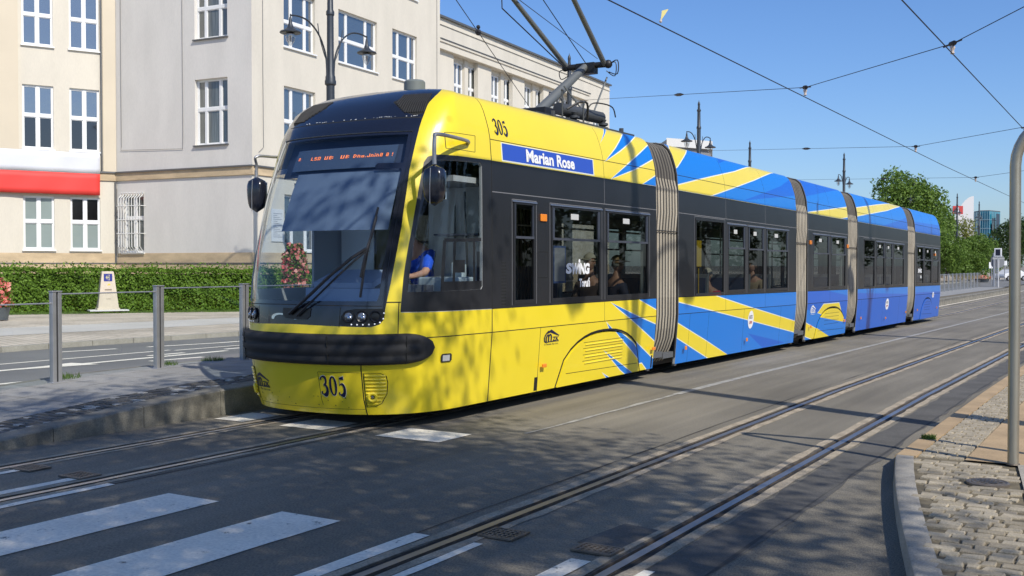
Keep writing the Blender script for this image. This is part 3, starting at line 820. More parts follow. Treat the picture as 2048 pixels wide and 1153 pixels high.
m = MB(); digits(m, (.080,.182,.345,.535), nl(1,.004), 0); digits(m, (.0785,.1835,.340,.540), nl(1,.0025), 1)
m.build('fleet_number', [NAVY, T_W], tram)
m = MB(); vs = []; digits(m, (9.83,10.11,3.06,3.23), sl(1,.006), 0); m.build('fleet_number', [NAVY], tram)
m = MB(); mzk(m, (-.25,-.125,.315,.515), nl(1,.004), 0); m.build('operator_logo', NAVY, tram)
m = MB(); mzk(m, (10.86,11.23,.66,.86), sl(1,.004), 0); m.build('operator_logo', NAVY, tram)
m = MB(); mzk(m, (22.02,22.4,.64,.86), sl(1,.004), 0); m.build('operator_logo', WHT, tram)
for w_, a_, b_ in (('Marian',10.46,11.10),('Rose',11.18,11.63)):
    m = MB(); vs, fs = textmesh(w_, .035); lay(m, vs, fs, (a_,b_,2.80,2.945), sl(1,.005)); m.build('name_lettering', WHT, tram)
def swing(q0, q1, za, zb, qa, qb):
    m = MB()
    for c, u0, u1, dz in (('S',0,.24,.1),('W',.22,.54,.0),('i',.52,.60,.12),('N',.58,.80,.0),('G',.77,1.0,.0)):
        vs, fs = textmesh(c, .06); a0, a1 = q0+(q1-q0)*u0, q0+(q1-q0)*u1
        lay(m, [(x+.12*(y-.5)*(1 if c != 'i' else 0), y) for x, y in vs], fs, (a0, a1, za+(zb-za)*dz*.4, zb+(zb-za)*(.35 if c == 'i' else 0)), sl(1,-.006))
    vs, fs = textmesh('Toruń', .05); lay(m, vs, fs, (qa, qb, za-.16, za-.045), sl(1,-.006))
    m.build('white_window_lettering', WHT, tram)
swing(11.40, 12.02, 1.515, 1.655, 11.74, 12.03); swing(33.42, 34.0, 1.55, 1.68, 33.75, 34.0)
m = MB(); sheet(m, side, frange(11.1,11.41,2), [1.35,1.6,1.9], [(1, rect(11.125,11.385,1.435,1.835))], 1, region=rect(11.10,11.41,1.41,1.86), off=-.016)
m.build('window_notice_sheet', [mat('notice_edge_blue', (.10,.17,.42), .5), mat('notice_paper', (.50,.50,.55), .6)], tram)
for (q, z, w, h) in ((18.27,.70,.15,.16),(29.28,.72,.20,.15),(35.9,.86,.16,.09)):
    m = MB(); n = 20
    m.add([side(q+w*math.cos(2*math.pi*i/n), z+h*math.sin(2*math.pi*i/n), 1, .003) for i in range(n)], [tuple(range(n))], 0)
    vs, fs = textmesh('MZK', .02); lay(m, vs, fs, (q-w*.6, q+w*.6, z+h*.1, z+h*.5), sl(1,.005), 1)
    vs, fs = textmesh('1899', .02); lay(m, vs, fs, (q-w*.5, q+w*.5, z-h*.5, z-h*.15), sl(1,.005), 2)
    m.build('oval_badge', [WHT, mat('badge_grey', (.18,.18,.22), .5), mat('badge_red', (.45,.05,.04), .5)], tram)
m = MB(); p = smooth_path([(-.075,1.085),(-.07,1.12),(-.045,1.138),(-.01,1.125),(.01,1.09)], 5); vs, fs = ribbon(p, [.010,.012,.014,.016,.018,.018,.018,.018,.018,.018]+[.016]*(len(p)-10))
m.add([nose(abs(x), y, 1 if x > 0 else -1, .004) for x, y in vs], fs); m.build('nose_badge', CHR, tram)
def boxlamp(name, q, z, w, h, mt):
    m = MB(); x = CX+1.198; m.box(x, x+.02, q-w, q+w, z-h+gz(q), z+h+gz(q)); m.build(name, mt, tram, bevel=.006)
for q, z in ((10.82,2.18),(21.95,2.16),(25.0,2.15),(36.2,2.14)): boxlamp('orange_indicator', q, z, .07, .042, T_ORG)
for q, z in ((10.84,.45),(14.0,.44),(15.2,.38),(18.0,.36),(22.0,.42),(24.75,.45),(26.3,.45),(29.0,.36),(31.6,.44),(33.3,.45),(36.5,.44)): boxlamp('orange_reflector', q, z, .045 if q < 15 else .03, .022 if q < 15 else .03, T_ORG)

# ---- wipers
m = MB()
def wl(mb, pts, r, off): mb.tube([nose(abs(a), t, 1 if a >= 0 else -1, o) for (a, t), o in zip(pts, off)], r, 6)
wl(m, [(-.005,1.14),(.06,1.33),(.13,1.51),(.20,1.68),(.25,1.775)], .016, [.03,.06,.07,.07,.06])
wl(m, [(.012,1.12),(.085,1.315),(.16,1.51),(.215,1.66),(.252,1.755)], .010, [.03,.06,.07,.07,.06])
wo = m.build('wiper', M_BLACK, tram)
m = MB(); wl(m, [(.262,2.19),(.258,2.0),(.254,1.78),(.250,1.55),(.245,1.31)], .012, [.02]*5)
wl(m, [(.264,2.10),(.262,1.95),(.254,1.78),(.246,1.62),(.242,1.5)], .014, [.03,.045,.055,.045,.03]); m.build('wiper_blade', M_BLACK, wo)
m = MB(); sheet(m, nose, [0,.02,.04,.06], [1.0,1.1,1.2], [], 1, region=[(0,1.09),(.04,1.09),(.052,1.12),(.055,1.21),(0,1.21)], off=.008)
sheet(m, nose, [0,.02,.04,.06], [1.0,1.1,1.2], [], -1, region=[(0,1.09),(.02,1.10),(.03,1.13),(.03,1.21),(0,1.21)], off=.008)
m.build('wiper_recess', HOUS, tram)

# ---- mirrors
MIRB = mat('mirror_shell', (.012,.014,.024), .25, coat=.5)
for sg in (1, -1):
    c = (CX+sg*1.36, 8.42, 2.40) if sg > 0 else (CX-1.32, 8.75, 2.42)
    m = MB(); h = nose(.74, 2.89, sg, .0)
    if sg > 0: m.tube(smooth_path([h, (h[0]+.06*sg, h[1]-.12, 2.91), (c[0]-.01, c[1]+.08, 2.90), (c[0], c[1], 2.84), (c[0], c[1], 2.60)], 5), .020, 8)
    else: m.tube(smooth_path([h, (h[0]-.08, h[1]-.25, 2.86), (c[0]+.05, c[1]-.05, 2.84), (c[0], c[1], 2.74), (c[0], c[1], 2.56)], 5), .016, 8)
    ao = m.build('mirror_arm', M_ALU, tram, smooth=True)
    m = MB(); vs = []; fs = []; n = 20; H = .20
    for i in range(9):
        v = -1+2*i/8; k = (1-abs(v)**3.2)**.4*(1-.12*v*-1) if abs(v) < 1 else .05
        for j in range(n):
            x = 2*math.pi*j/n
            cx, cy = math.cos(x), math.sin(x)
            sx = abs(cx)**.6*(1 if cx > 0 else -1); sy = abs(cy)**.6*(1 if cy > 0 else -1)
            vs.append((c[0]+sx*.110*k, c[1]+sy*.075*k, c[2]+v*H))
    for i in range(8):
        for j in range(n): fs.append((i*n+j, i*n+(j+1)%n, (i+1)*n+(j+1)%n, (i+1)*n+j))
    fs += [tuple(range(n))[::-1], tuple(8*n+j for j in range(n))]
    m.add(vs, fs); mo = m.build('mirror', MIRB, tram, smooth=True, angle=70)
    m = MB(); m.tube([(c[0]+.0, c[1]-.078, c[2]-.19), (c[0]+.004, c[1]-.082, c[2]), (c[0]+.006, c[1]-.076, c[2]+.16)], .004, 5); m.build('mirror_seam', M_ALU, mo)
    m = MB(); m.box(c[0]-.085, c[0]+.085, c[1]+.070, c[1]+.082, c[2]-.14, c[2]+.14); m.build('mirror_glass', mat('mirror_silver', (.75,.76,.78), .02, 1.0), mo, bevel=.01)

# ---- display, sun blind, dashboard, cab
m = MB(); xs = CX
def fp(a, t, o): return nose(abs(a), t, 1 if a >= 0 else -1, o)
def patch(mb, a0, a1, t0, t1, off, mm=0, n=8, nt=3):
    for i in range(n):
        for j in range(nt):
            p, q = a0+(a1-a0)*i/n, a0+(a1-a0)*(i+1)/n; r, s = t0+(t1-t0)*j/nt, t0+(t1-t0)*(j+1)/nt
            mb.add([fp(p,r,off), fp(q,r,off), fp(q,s,off), fp(p,s,off)], [(0,1,2,3)], mm)
patch(m, -.125, .322, 1.99, 2.60, -.05); m.build('sun_blind', mat('blue_grey_blind', (.14,.19,.28), .75, var=.05, vscale=2), tram)
m = MB(); patch(m, -.33, .33, 2.60, 3.00, -.11, 0); patch(m, -.21, .262, 2.66, 2.895, -.085, 1)
dp = m.build('destination_display', [mat('display_surround', (.03,.045,.09), .5), mat('display_pane', (.07,.10,.16), .25)], tram)
LED = mat('orange_led', (1,.25,.05), .4, emit=(1.0,.22,.06), estr=1.1)
m = MB(); rnd = random.Random(11)
def ledtext(body, a0, a1, t0, t1):
    W = len(body)
    font = {'8':['111','101','111','101','111'],'L':['100','100','100','100','111'],'S':['111','100','111','001','111'],'O':['111','101','101','101','111'],'D':['110','101','101','101','110'],
            'o':['000','000','111','101','111'],'n':['000','110','101','101','101'],'i':['1','0','1','1','1'],'!':['1','1','1','0','1'],'.':['0','0','0','0','1'],' ':['00','00','00','00','00'],'J':['001','001','001','101','111'],'U':['101','101','101','101','111'],'B':['110','101','110','101','110']}
    cols = []
    for c in body:
        g = font[c]
        for x in range(len(g[0])): cols.append([g[y][x] for y in range(5)])
        cols.append(['0']*5)
    n = len(cols)
    for i, c in enumerate(cols):
        for j, b in enumerate(c):
            if b == '1':
                a = a0+(a1-a0)*i/n; t = t1-(t1-t0)*(j+1)/5; da = (a1-a0)/n*.8; dt = (t1-t0)/5*.8
                m.add([fp(a,t,-.080), fp(a+da,t,-.080), fp(a+da,t+dt,-.080), fp(a,t+dt,-.080)], [(0,1,2,3)])
ledtext('8', -.185, -.168, 2.780, 2.812); ledtext('LSO UB UB Dno.Jnin8 8 !', -.10, .250, 2.772, 2.808)
m.build('led_text', LED, dp)
DASH = mat('dashboard_blue_grey', (.34,.41,.54), .6); DASHD = mat('dashboard_dark', (.06,.07,.10), .6)
m = MB()
m.prism([(CX-1.05, 9.15),(CX-1.02, 8.55),(CX-.75,8.25),(CX,8.16),(CX+.75,8.25),(CX+1.02,8.55),(CX+1.05,9.15)], 1.05, 1.22, 0)
m.prism([(CX-.65,9.1),(CX-.6,8.75),(CX+.5,8.7),(CX+.6,9.1)], 1.22, 1.38, 0); m.obox((CX-.45,8.72,1.38), (.8,0,0), (0,.38,.14), (0,-.02,.06), 0)
for k in range(9): m.box(CX-.42+k*.035, CX-.405+k*.035, 8.78, 8.88, 1.45, 1.475, 1)
m.box(CX+.50, CX+.82, 9.0, 9.25, 1.10, 1.42, 1)
m.prism([(CX-.98, 9.15),(CX-.92, 8.75),(CX-.6,8.45),(CX,8.36),(CX+.6,8.45),(CX+.92,8.75),(CX+.98,9.15)], .40, 1.05, 1)
m.build('dashboard', [DASH, DASHD], tram, bevel=.01)
m = MB(); m.box(CX+.62, CX+1.08, 9.15, 9.55, 1.34, 1.50, 0); m.box(CX+.80, CX+.95, 9.5, 9.6, 1.30, 1.66, 0); m.build('cab_console', mat('console_grey', (.38,.44,.46), .5), tram, bevel=.02)
m = MB(); m.box(CX-.10, CX+.34, 9.62, 10.02, .80, .92); m.obox((CX-.10, 9.98, .92), (.44,0,0), (0,.12,0), (0,.10,.75)); m.box(CX+.04,CX+.2,9.72,9.9,.36,.8); m.build('driver_seat', mat('seat_dark', (.03,.035,.05), .8), tram, bevel=.03)
m = MB(); m.box(CX+.18, CX+1.12, 9.96, 10.0, .36, 2.60, 0); m.box(CX-1.12, CX-.62, 9.96, 10.0, .36, 2.60, 0); m.box(CX-.62, CX+.18, 9.965, 9.995, .36, 1.3, 0)
m.obox((CX+.52, 9.58, 1.95), (.55,.05,0), (0,.36,0), (0,0,.02), 1); m.tube([(CX+.70,9.93,2.45),(CX+.72,9.92,2.0),(CX+.74,9.93,1.5)], .012, 6, 1)
m.box(CX+.55, CX+.552, 9.94, 9.96, .8, 2.3, 1); m.box(CX+.85, CX+1.05, 9.942, 9.96, 1.42, 1.78, 1)
m.build('cab_partition', [mat('cab_wall_pale', (.72,.75,.71), .5), DASHD], tram)
m = MB(); m.box(CX-.62, CX+.18, 9.975, 9.985, 1.3, 2.5); m.build('cab_door_glass', glass('smoky_glass', (.25,.27,.28)), tram)
# floor, ceiling, seats
INT = mat('interior_floor', (.10,.105,.11), .8); CEI = mat('interior_ceiling', (.42,.42,.40), .7)
for S in SECT:
    q0, q1 = S['q']; q0 = q0-.9 if q0 < 10 else q0-.4; q1 = min(q1+.4, 37.1); g = gz((q0+q1)/2)
    pod = .22 if S['arch'] else 0
    m = MB(); m.box(CX-1.12, CX+1.12, q0, q1, .28+g, .36+g); m.build('floor', INT, tram)
    m = MB(); m.box(CX-1.10, CX+1.10, q0+.3, q1, 2.50+g, 2.56+g); m.build('ceiling', CEI, tram)
SEATM = [mat('seat_shell_grey', (.22,.24,.26), .5), mat('seat_fabric_blue', (.05,.07,.14), .9)]
def seat(x, y, face=1):
    g = gz(y); m = MB()
    m.box(x-.21, x+.21, y-.20, y+.20, .80+g, .88+g, 1); m.obox((x-.21, y+.17*face, .84+g), (.42,0,0), (0,.07*face,0), (0,.08*face,.66), 0)
    m.obox((x-.18, y+.155*face, .90+g), (.36,0,0), (0,.015*face,0), (0,.065*face,.54), 1); m.box(x-.05, x+.05, y-.05, y+.05, .36+g, .80+g, 0)
    return m.build('seat', SEATM, tram, bevel=.02)
for q in (11.5, 12.75, 13.95, 16.6, 17.55, 18.7, 19.9, 22.7, 24.2, 28.4, 29.4, 30.7, 34.0, 35.2, 36.3):
    for x in (CX+.72, CX-.72): seat(x, q)
m = MB(); YEL = mat('yellow_handrail', (.75,.50,.03), .35)
for q in (11.05, 12.40, 15.6, 16.82, 18.0, 19.0, 22.1, 23.5, 26.6, 27.8, 29.9, 33.2, 34.3):
    g = gz(q); m.tube([(CX+.35, q, .36+g), (CX+.35, q, 2.5+g)], .017, 8)
m.tube([(CX+.35, 10.6, 2.15), (CX+.35, 36.8, 2.0)], .015, 8); m.build('handrail', mat('steel_handrail', (.45,.45,.43), .3, .8), tram, smooth=True)
m = MB(); g = gz(16.6); m.box(CX+.90, CX+.96, 16.30, 16.48, 1.62+g, 2.05+g, 0); m.box(CX+.93, CX+.95, 16.38, 16.40, .5+g, 1.6+g, 0); m.build('ticket_validator', YEL, tram, bevel=.01)
m = MB()
for S in SECT[:4]:
    q1 = S['q'][1]
    for sg in (1, -1): m.box(CX+sg*1.10-.02 if sg > 0 else CX-1.12, CX+1.12 if sg > 0 else CX-1.08, q1-.28, q1-.05, .4+gz(q1), 2.45+gz(q1))
m.build('gangway_pillar', T_GRY, tram)
# underframe and bogies
m = MB(); m.box(CX-.95, CX+.95, 8.9, 36.7, .20, .28)
o = m.build('underframe', M_BLACK, tram); 
for v in o.data.vertices: v.co.z += gz(v.co.y)-.02
for c in (12.42, 23.7, 34.95):
    m = MB(); g = gz(c)
    m.box(CX-.75, CX+.75, c-1.0, c+1.0, .24+g, .42+g)
    for dx in (-.98, .98): m.box(CX+dx-.06, CX+dx+.06, c-1.05, c+1.05, .30+g, .62+g)
    bo = m.build('bogie', M_BLACK, tram)
    for dy in (-.75, .75):
        for dx in (-.53, .53):
            w = MB(); w.lathe([(.02,-.07),(.30,-.07),(.30,.06),(.33,.07),(.33,.085),(.02,.085)], (CX+dx, c+dy, .30+g), 20, 0, 'x'); w.build('wheel', M_STEELR, bo, smooth=True)
# skirt bits: steps at the section joints
m = MB()
for q in (14.0, 15.0, 20.9, 21.85, 24.98, 26.05, 31.85, 33.05): m.box(CX+1.08, CX+1.12, q-.04, q+.04, .12+gz(q), .34+gz(q))
m.build('jacking_bracket', M_STEEL, tram)

# ---- roof gear
m = MB()
ROOFG = mat('roof_equipment_grey', (.07,.075,.08), .55, .3)
m.box(CX-.62, CX+.62, 12.1, 14.6, 3.52, 3.58); m.box(CX-.55, CX+.25, 12.3, 13.5, 3.60, 3.68)
for x in (CX-.5, CX+.5):
    for y in (12.3, 14.4): m.tube([(x, y, 3.5), (x, y, 3.66)], .035, 8)
m.tube([(CX+.62, 12.35, 3.5), (CX+.62, 12.35, 3.92)], .012, 6); m.ball((CX+.62, 12.35, 3.93), .02, 8)
m.tube([(CX+.62, 12.95, 3.5), (CX+.62, 12.95, 3.84)], .012, 6); m.ball((CX+.62, 12.95, 3.85), .02, 8)
m.tube([(CX+.2, 13.0, 3.80), (CX+.28, 14.15, 3.80)], .09, 12)
for q in (14.1,):
    m.lathe([(.03,0),(.07,.02),(.07,.05),(.03,.06),(.07,.08),(.07,.11),(.03,.12),(.05,.16),(0,.18)], (CX+.35, q, 3.60), 12)
    m.lathe([(.03,0),(.07,.02),(.07,.05),(.03,.06),(.07,.08),(.07,.11),(.03,.12),(.05,.16),(0,.18)], (CX+.35, q-.9, 3.60), 12)
m.build('roof_equipment_tray', ROOFG, tram, smooth=True)
m = MB(); m.tube(smooth_path([(CX+.35,13.5,3.72),(CX+.40,13.6,3.92),(CX+.48,13.8,3.95),(CX+.5,14.1,3.93),(CX+.5,14.2,3.80)], 4), .010, 6)
m.tube(smooth_path([(CX+.45,12.8,3.75),(CX+.55,12.95,3.85),(CX+.6,13.1,3.85),(CX+.55,13.2,3.65)], 4), .016, 6)
m.build('roof_cable', M_BLACK, tram, smooth=True)
PG = mat('pantograph_grey', (.17,.18,.175), .5, .4)
kn = Vector((CX, 14.22, 4.60)); bs = Vector((CX, 12.75, 3.72)); hd = Vector((CX, 12.35, 5.66))
panto = MB(); panto.box(CX-.22, CX+.22, 12.60, 12.90, 3.62, 3.78); pa = panto.build('pantograph', M_BLACK, tram, bevel=.01)
m = MB(); m.tube([bs, bs.lerp(kn, .5), kn], [.075, .068, .055], 12); m.build('lower_arm', PG, pa, smooth=True)
m = MB(); m.tube([kn+Vector((-.32,-.02,0)), kn+Vector((.34,.02,0))], .045, 10); m.ball(kn+Vector((.36,.02,0)), .065, 10); m.ball(kn+Vector((-.34,-.02,0)), .055, 10)
m.obox(kn+Vector((-.14,-.06,-.12)), (.30,0,0), (0,.14,0), (0,0,.16)); m.tube(smooth_path([kn+Vector((.36,0,-.02)), kn+Vector((.52,0,.04)), kn+Vector((.52,0,-.16)), kn+Vector((.38,0,-.12))], 4), .008, 6)
m.tube(smooth_path([kn+Vector((.34,0,-.02)), kn+Vector((.47,.04,.02)), kn+Vector((.46,.04,-.18)), kn+Vector((.34,0,-.10))], 4), .008, 6)
m.tube(smooth_path([kn+Vector((-.34,0,-.02)), kn+Vector((-.45,0,-.04)), kn+Vector((-.42,0,-.16)), kn+Vector((-.3,0,-.12))], 4), .007, 6)
m.build('knee_joint', M_BLACK, pa, smooth=True)
for sx in (-1, 1):
    m = MB(); top = hd+Vector((sx*.50, 0, 0)); m.tube([kn+Vector((sx*.31,0,0)), (kn+Vector((sx*.31,0,0))).lerp(top, .45), top], [.040, .038, .030], 10); m.build('upper_arm', PG, pa, smooth=True)
m = MB(); m.tube([kn+Vector((.30,.10,-.18)), bs+Vector((.28,1.15,.10))], .014, 6); m.tube([bs+Vector((.1,.6,.45)), bs+Vector((.25,1.0,.08))], .012, 6); m.build('control_rod', PG, pa, smooth=True)
m = MB(); m.tube([kn+Vector((-.30,.02,-.05)), hd+Vector((-.30,-.02,-.55)), hd+Vector((-.3,-.05,0))], .009, 6); m.tube([kn+Vector((0,.02,.03)), hd+Vector((0,.1,-.1))], .007, 6); m.build('guide_rod', M_BLACK, pa)
m = MB()
for dy in (-.18, .18): m.tube(smooth_path([hd+Vector((-.78,dy,-.10)), hd+Vector((-.62,dy,.03)), hd+Vector((-.3,dy,.05)), hd+Vector((.3,dy,.05)), hd+Vector((.62,dy,.03)), hd+Vector((.78,dy,-.10))], 4), .022, 8)
m.tube([hd+Vector((-.5,-.18,0)), hd+Vector((-.5,.18,0))], .02, 6); m.tube([hd+Vector((.5,-.18,0)), hd+Vector((.5,.18,0))], .02, 6); m.tube([hd+Vector((-.5,0,0)), hd+Vector((.5,0,0))], .02, 6)
m.build('collector_head', PG, pa, smooth=True)
m = MB(); m.lathe([(.12,0),(.12,.16),(.10,.18),(0,.19)], (CX+.25, 9.6, 3.50), 16); m.build('roof_horn_cap', mat('grey_cap', (.17,.19,.18), .5), tram, smooth=True)
# the longitudinal shadow gap edge of the roof, small roof fittings further back
m = MB()
for q in (16.2, 19.3, 23.2, 28.0, 35.0): m.box(CX-.5, CX+.5, q-.5, q+.5, 3.52+gz(q), 3.60+gz(q))
m.build('roof_box', ROOFG, tram, bevel=.02)

# ------------------------------------------------------------------ people
SKIN = mat('skin', (.52,.28,.19), .55)
def skinmesh(name, verts, edges, radii, mt, parent, sub=1, root=0):
    me = bpy.data.meshes.new(name); me.from_pydata(verts, edges, []); o = bpy.data.objects.new(name, me); COL.objects.link(o)
    sk = o.modifiers.new('skin', 'SKIN'); sk.use_smooth_shade = True
    lay_ = me.skin_vertices[0].data
    for i, r in enumerate(radii):
        lay_[i].radius = (r, r) if not isinstance(r, tuple) else r; lay_[i].use_root = (i == root)
    if sub: o.modifiers.new('sub', 'SUBSURF').levels = sub; o.modifiers['sub'].render_levels = sub
    dg = bpy.context.evaluated_depsgraph_get(); nm = bpy.data.meshes.new_from_object(o.evaluated_get(dg))
    bpy.data.objects.remove(o); bpy.data.meshes.remove(me)
    nm.name = name; nm.materials.clear(); nm.materials.append(mt)
    for p in nm.polygons: p.material_index = 0; p.use_smooth = True
    r = bpy.data.objects.new(name, nm); COL.objects.link(r)
    if parent is not None: r.parent = parent
    return r
def person(loc, rz, shirt, label, hair=(.05,.035,.02), hat=None, group=None, lean=0.0, trouser=(.03,.035,.05), reach=False, hairlong=False, hf=0.0):
    """seated figure, seat at z 0 of the empty, looking along local -Y"""
    root = empty('person', loc, rz); tag(root, label, 'person', group)
    L = -lean
    V = [(0,0,.10),(0,L*.4,.28),(0,L*.8,.46),(0,L,.60),(0,L-.02-hf*.3,.68),(0,L-.03-hf*.8,.79),          # pelvis..head base
         (.17,L*.9,.55),(.23,L-.08,.30),(.19,L-.30,.22),(.17,L-.38,.21),
         (-.17,L*.9,.55),(-.23,L-.08,.30),(-.19,L-.30,.22),(-.17,L-.38,.21),
         (.10,-.05,.08),(.12,-.45,.10),(.12,-.47,-.33),(.12,-.58,-.40),
         (-.10,-.05,.08),(-.12,-.45,.10),(-.12,-.47,-.33),(-.12,-.58,-.40)]
    if reach:
        for a, s in ((7,1),(11,-1)):
            V[a] = (s*.25, L-.16, .34); V[a+1] = (s*.22, L-.40, .30); V[a+2] = (s*.20, L-.48, .31)
    E = [(0,1),(1,2),(2,3),(3,4),(4,5),(3,6),(6,7),(7,8),(8,9),(3,10),(10,11),(11,12),(12,13),(0,14),(14,15),(15,16),(16,17),(0,18),(18,19),(19,20),(20,21)]
    Rr = [.13,.125,.14,.10,.055,.06,.065,.048,.034,.026,.065,.048,.034,.026,.09,.07,.05,.04,.09,.07,.05,.04]
    b = skinmesh('body', V, E, Rr, SKIN, root)
    # head with face, ears, five-fingered hands joined into the same surface
    hm = MB(); hc = Vector((0, L-.045-hf, .86-hf*.2))
    vs = []; fs = []; n = 16; k = 12
    for i in range(k+1):
        a = math.pi*i/k
        for j in range(n):
            t = 2*math.pi*j/n; x, y, z = math.sin(a)*math.cos(t), math.sin(a)*math.sin(t), -math.cos(a)
            jaw = 1-.22*max(0, -z); fr = -y if y < 0 else 0
            px, py, pz = .076*x*jaw, .095*y*(jaw if y > 0 else 1), .118*z
            if fr > .9 and abs(x) < .28 and -.35 < z < .12: py -= .020*(1-abs(z+.15)*2.5)      # nose
            if fr > .6 and .05 < z < .3 and .2 < abs(x) < .55: py += .008                          # eye sockets
            vs.append((hc.x+px, hc.y+py, hc.z+pz))
    for i in range(k):
        for j in range(n): fs.append((i*n+j, i*n+(j+1)%n, (i+1)*n+(j+1)%n, (i+1)*n+j))
    hm.add(vs, fs)
    for s in (1,-1): hm.ball((s*.078, hc.y+.01, hc.z), (.010,.020,.030), 8)
    for s, hv in ((1, V[9]), (-1, V[13])):
        p = Vector(hv); d = (p-Vector(V[8] if s > 0 else V[12])).normalized(); sd = Vector((1,0,0))
        hm.ball(p+d*.035, (.036,.048,.016), 10)
        for q, (o, l) in enumerate(((-.027,.062),(-.009,.072),(.009,.068),(.026,.052))):
            a0 = p+d*.07+sd*o; hm.tube([a0, a0+d*l*.5+Vector((0,0,-.008)), a0+d*l*.8+Vector((0,0,-.032))], [.0085,.008,.006], 6)
        a0 = p+d*.02-sd*s*.032; hm.tube([a0, a0+d*.03-sd*s*.016, a0+d*.055-sd*s*.012+Vector((0,0,-.012))], [.010,.009,.007], 6)
    tmp = hm.build('tmp', SKIN, None, smooth=True, angle=80)
    bm = bmesh.new(); bm.from_mesh(b.data); bm.from_mesh(tmp.data); bm.to_mesh(b.data); bm.free()
    bpy.data.objects.remove(tmp)
    f = MB(); EYE = mat('eye_dark', (.02,.015,.01), .3); LIP = mat('lips', (.35,.12,.10), .6)
    for s in (1,-1): f.ball((s*.030, hc.y-.083, hc.z+.018), (.011,.007,.007), 8, 0)
    f.ball((0, hc.y-.088, hc.z-.050), (.022,.006,.006), 8, 1); fo = f.build('face', [EYE, LIP], b, world=False)
    sm_ = mat('cloth_%d' % int(sum(shirt)*1e4), shirt, .85, var=.12, vscale=9)
    skinmesh('shirt', [V[0],V[1],V[2],V[3],V[6],tuple(Vector(V[6]).lerp(Vector(V[7]),.95)),V[10],tuple(Vector(V[10]).lerp(Vector(V[11]),.95))], [(0,1),(1,2),(2,3),(3,4),(4,5),(3,6),(6,7)], [.155,.145,.16,.115,.082,.066,.082,.066], sm_, root)
    skinmesh('trousers', V[14:17]+V[18:21]+[V[0]], [(6,0),(0,1),(1,2),(6,3),(3,4),(4,5)], [.105,.082,.065,.105,.082,.065,.15], mat('cloth_dark', trouser, .9), root, root=6)
    h = MB(); vs = []; fs = []
    for i in range(9):
        a = math.pi/2*1.25*i/8
        for j in range(n):
            t = 2*math.pi*j/n; x, y, z = math.sin(a)*math.cos(t), math.sin(a)*math.sin(t), math.cos(a)
            fz = max(z, -.05) if y < -.45 else z
            low = (-.25 if hairlong else -.12) if z < 0 and y > -.2 else 0
            vs.append((hc.x+.086*x, hc.y+.012+.102*y, hc.z+.022+.112*fz+low*.12))
    for i in range(8):
        for j in range(n): fs.append((i*n+j, (i+1)*n+j, (i+1)*n+(j+1)%n, i*n+(j+1)%n))
    if hat is None:
        h.add(vs, fs); h.build('hair', mat('hair_%d' % int(sum(hair)*1e3), hair, .7, var=.3, vscale=60), b, world=False, smooth=True)
    else:
        h.add([(x*1.06, hc.y+(y-hc.y)*1.05, z+.006) for x, y, z in vs[:6*n]], [q for q in fs if max(q) < 6*n]); h.lathe([(.0,0),(.088,0),(.098,-.006)], (0, hc.y+.01, hc.z+.035), 16)
        h.obox((-.065, hc.y-.175, hc.z+.035), (.13,0,0), (0,.11,.02), (0,0,.008)); h.build('cap', mat('cap_%d' % int(sum(hat)*1e3), hat, .85), b, world=False, smooth=True)
        h = MB(); h.ball((0, hc.y+.045, hc.z-.01), (.078,.055,.05), 10); h.build('hair', mat('hair_grey', (.3,.29,.27), .8), b, world=False, smooth=True)
    return root
person((CX+.16, 9.96, 1.20), 0, (.015,.10,.70), 'driver in a bright blue shirt reaching for the controls behind the side window', lean=.22, reach=True, hf=.17)
person((CX+.72, 12.98, .80), 0, (.13,.09,.075), 'passenger in a pale cap and brown jacket seated by the lettered window', hat=(.55,.50,.40))
person((CX+.60, 14.0, .78), R(150), (.03,.035,.07), 'passenger in a tan cap and dark jacket by the window ahead of the first bellows', hat=(.35,.24,.12))
person((CX+.70, 16.45+1.0, .62+gz(17)), 0, (.55,.05,.11), 'white-haired passenger in a pink top behind the wide door pane', hair=(.62,.58,.48))
person((CX+.68, 19.85, .80+gz(20)), 0, (.42,.32,.20), 'passenger in a beige top in the second section, behind the third narrow pane', hair=(.04,.03,.03), hairlong=True)
person((CX+.55, 28.35, .80+gz(28)), 0, (.35,.38,.40), 'passenger in a light grey top seated in the fourth section', hair=(.05,.04,.03))

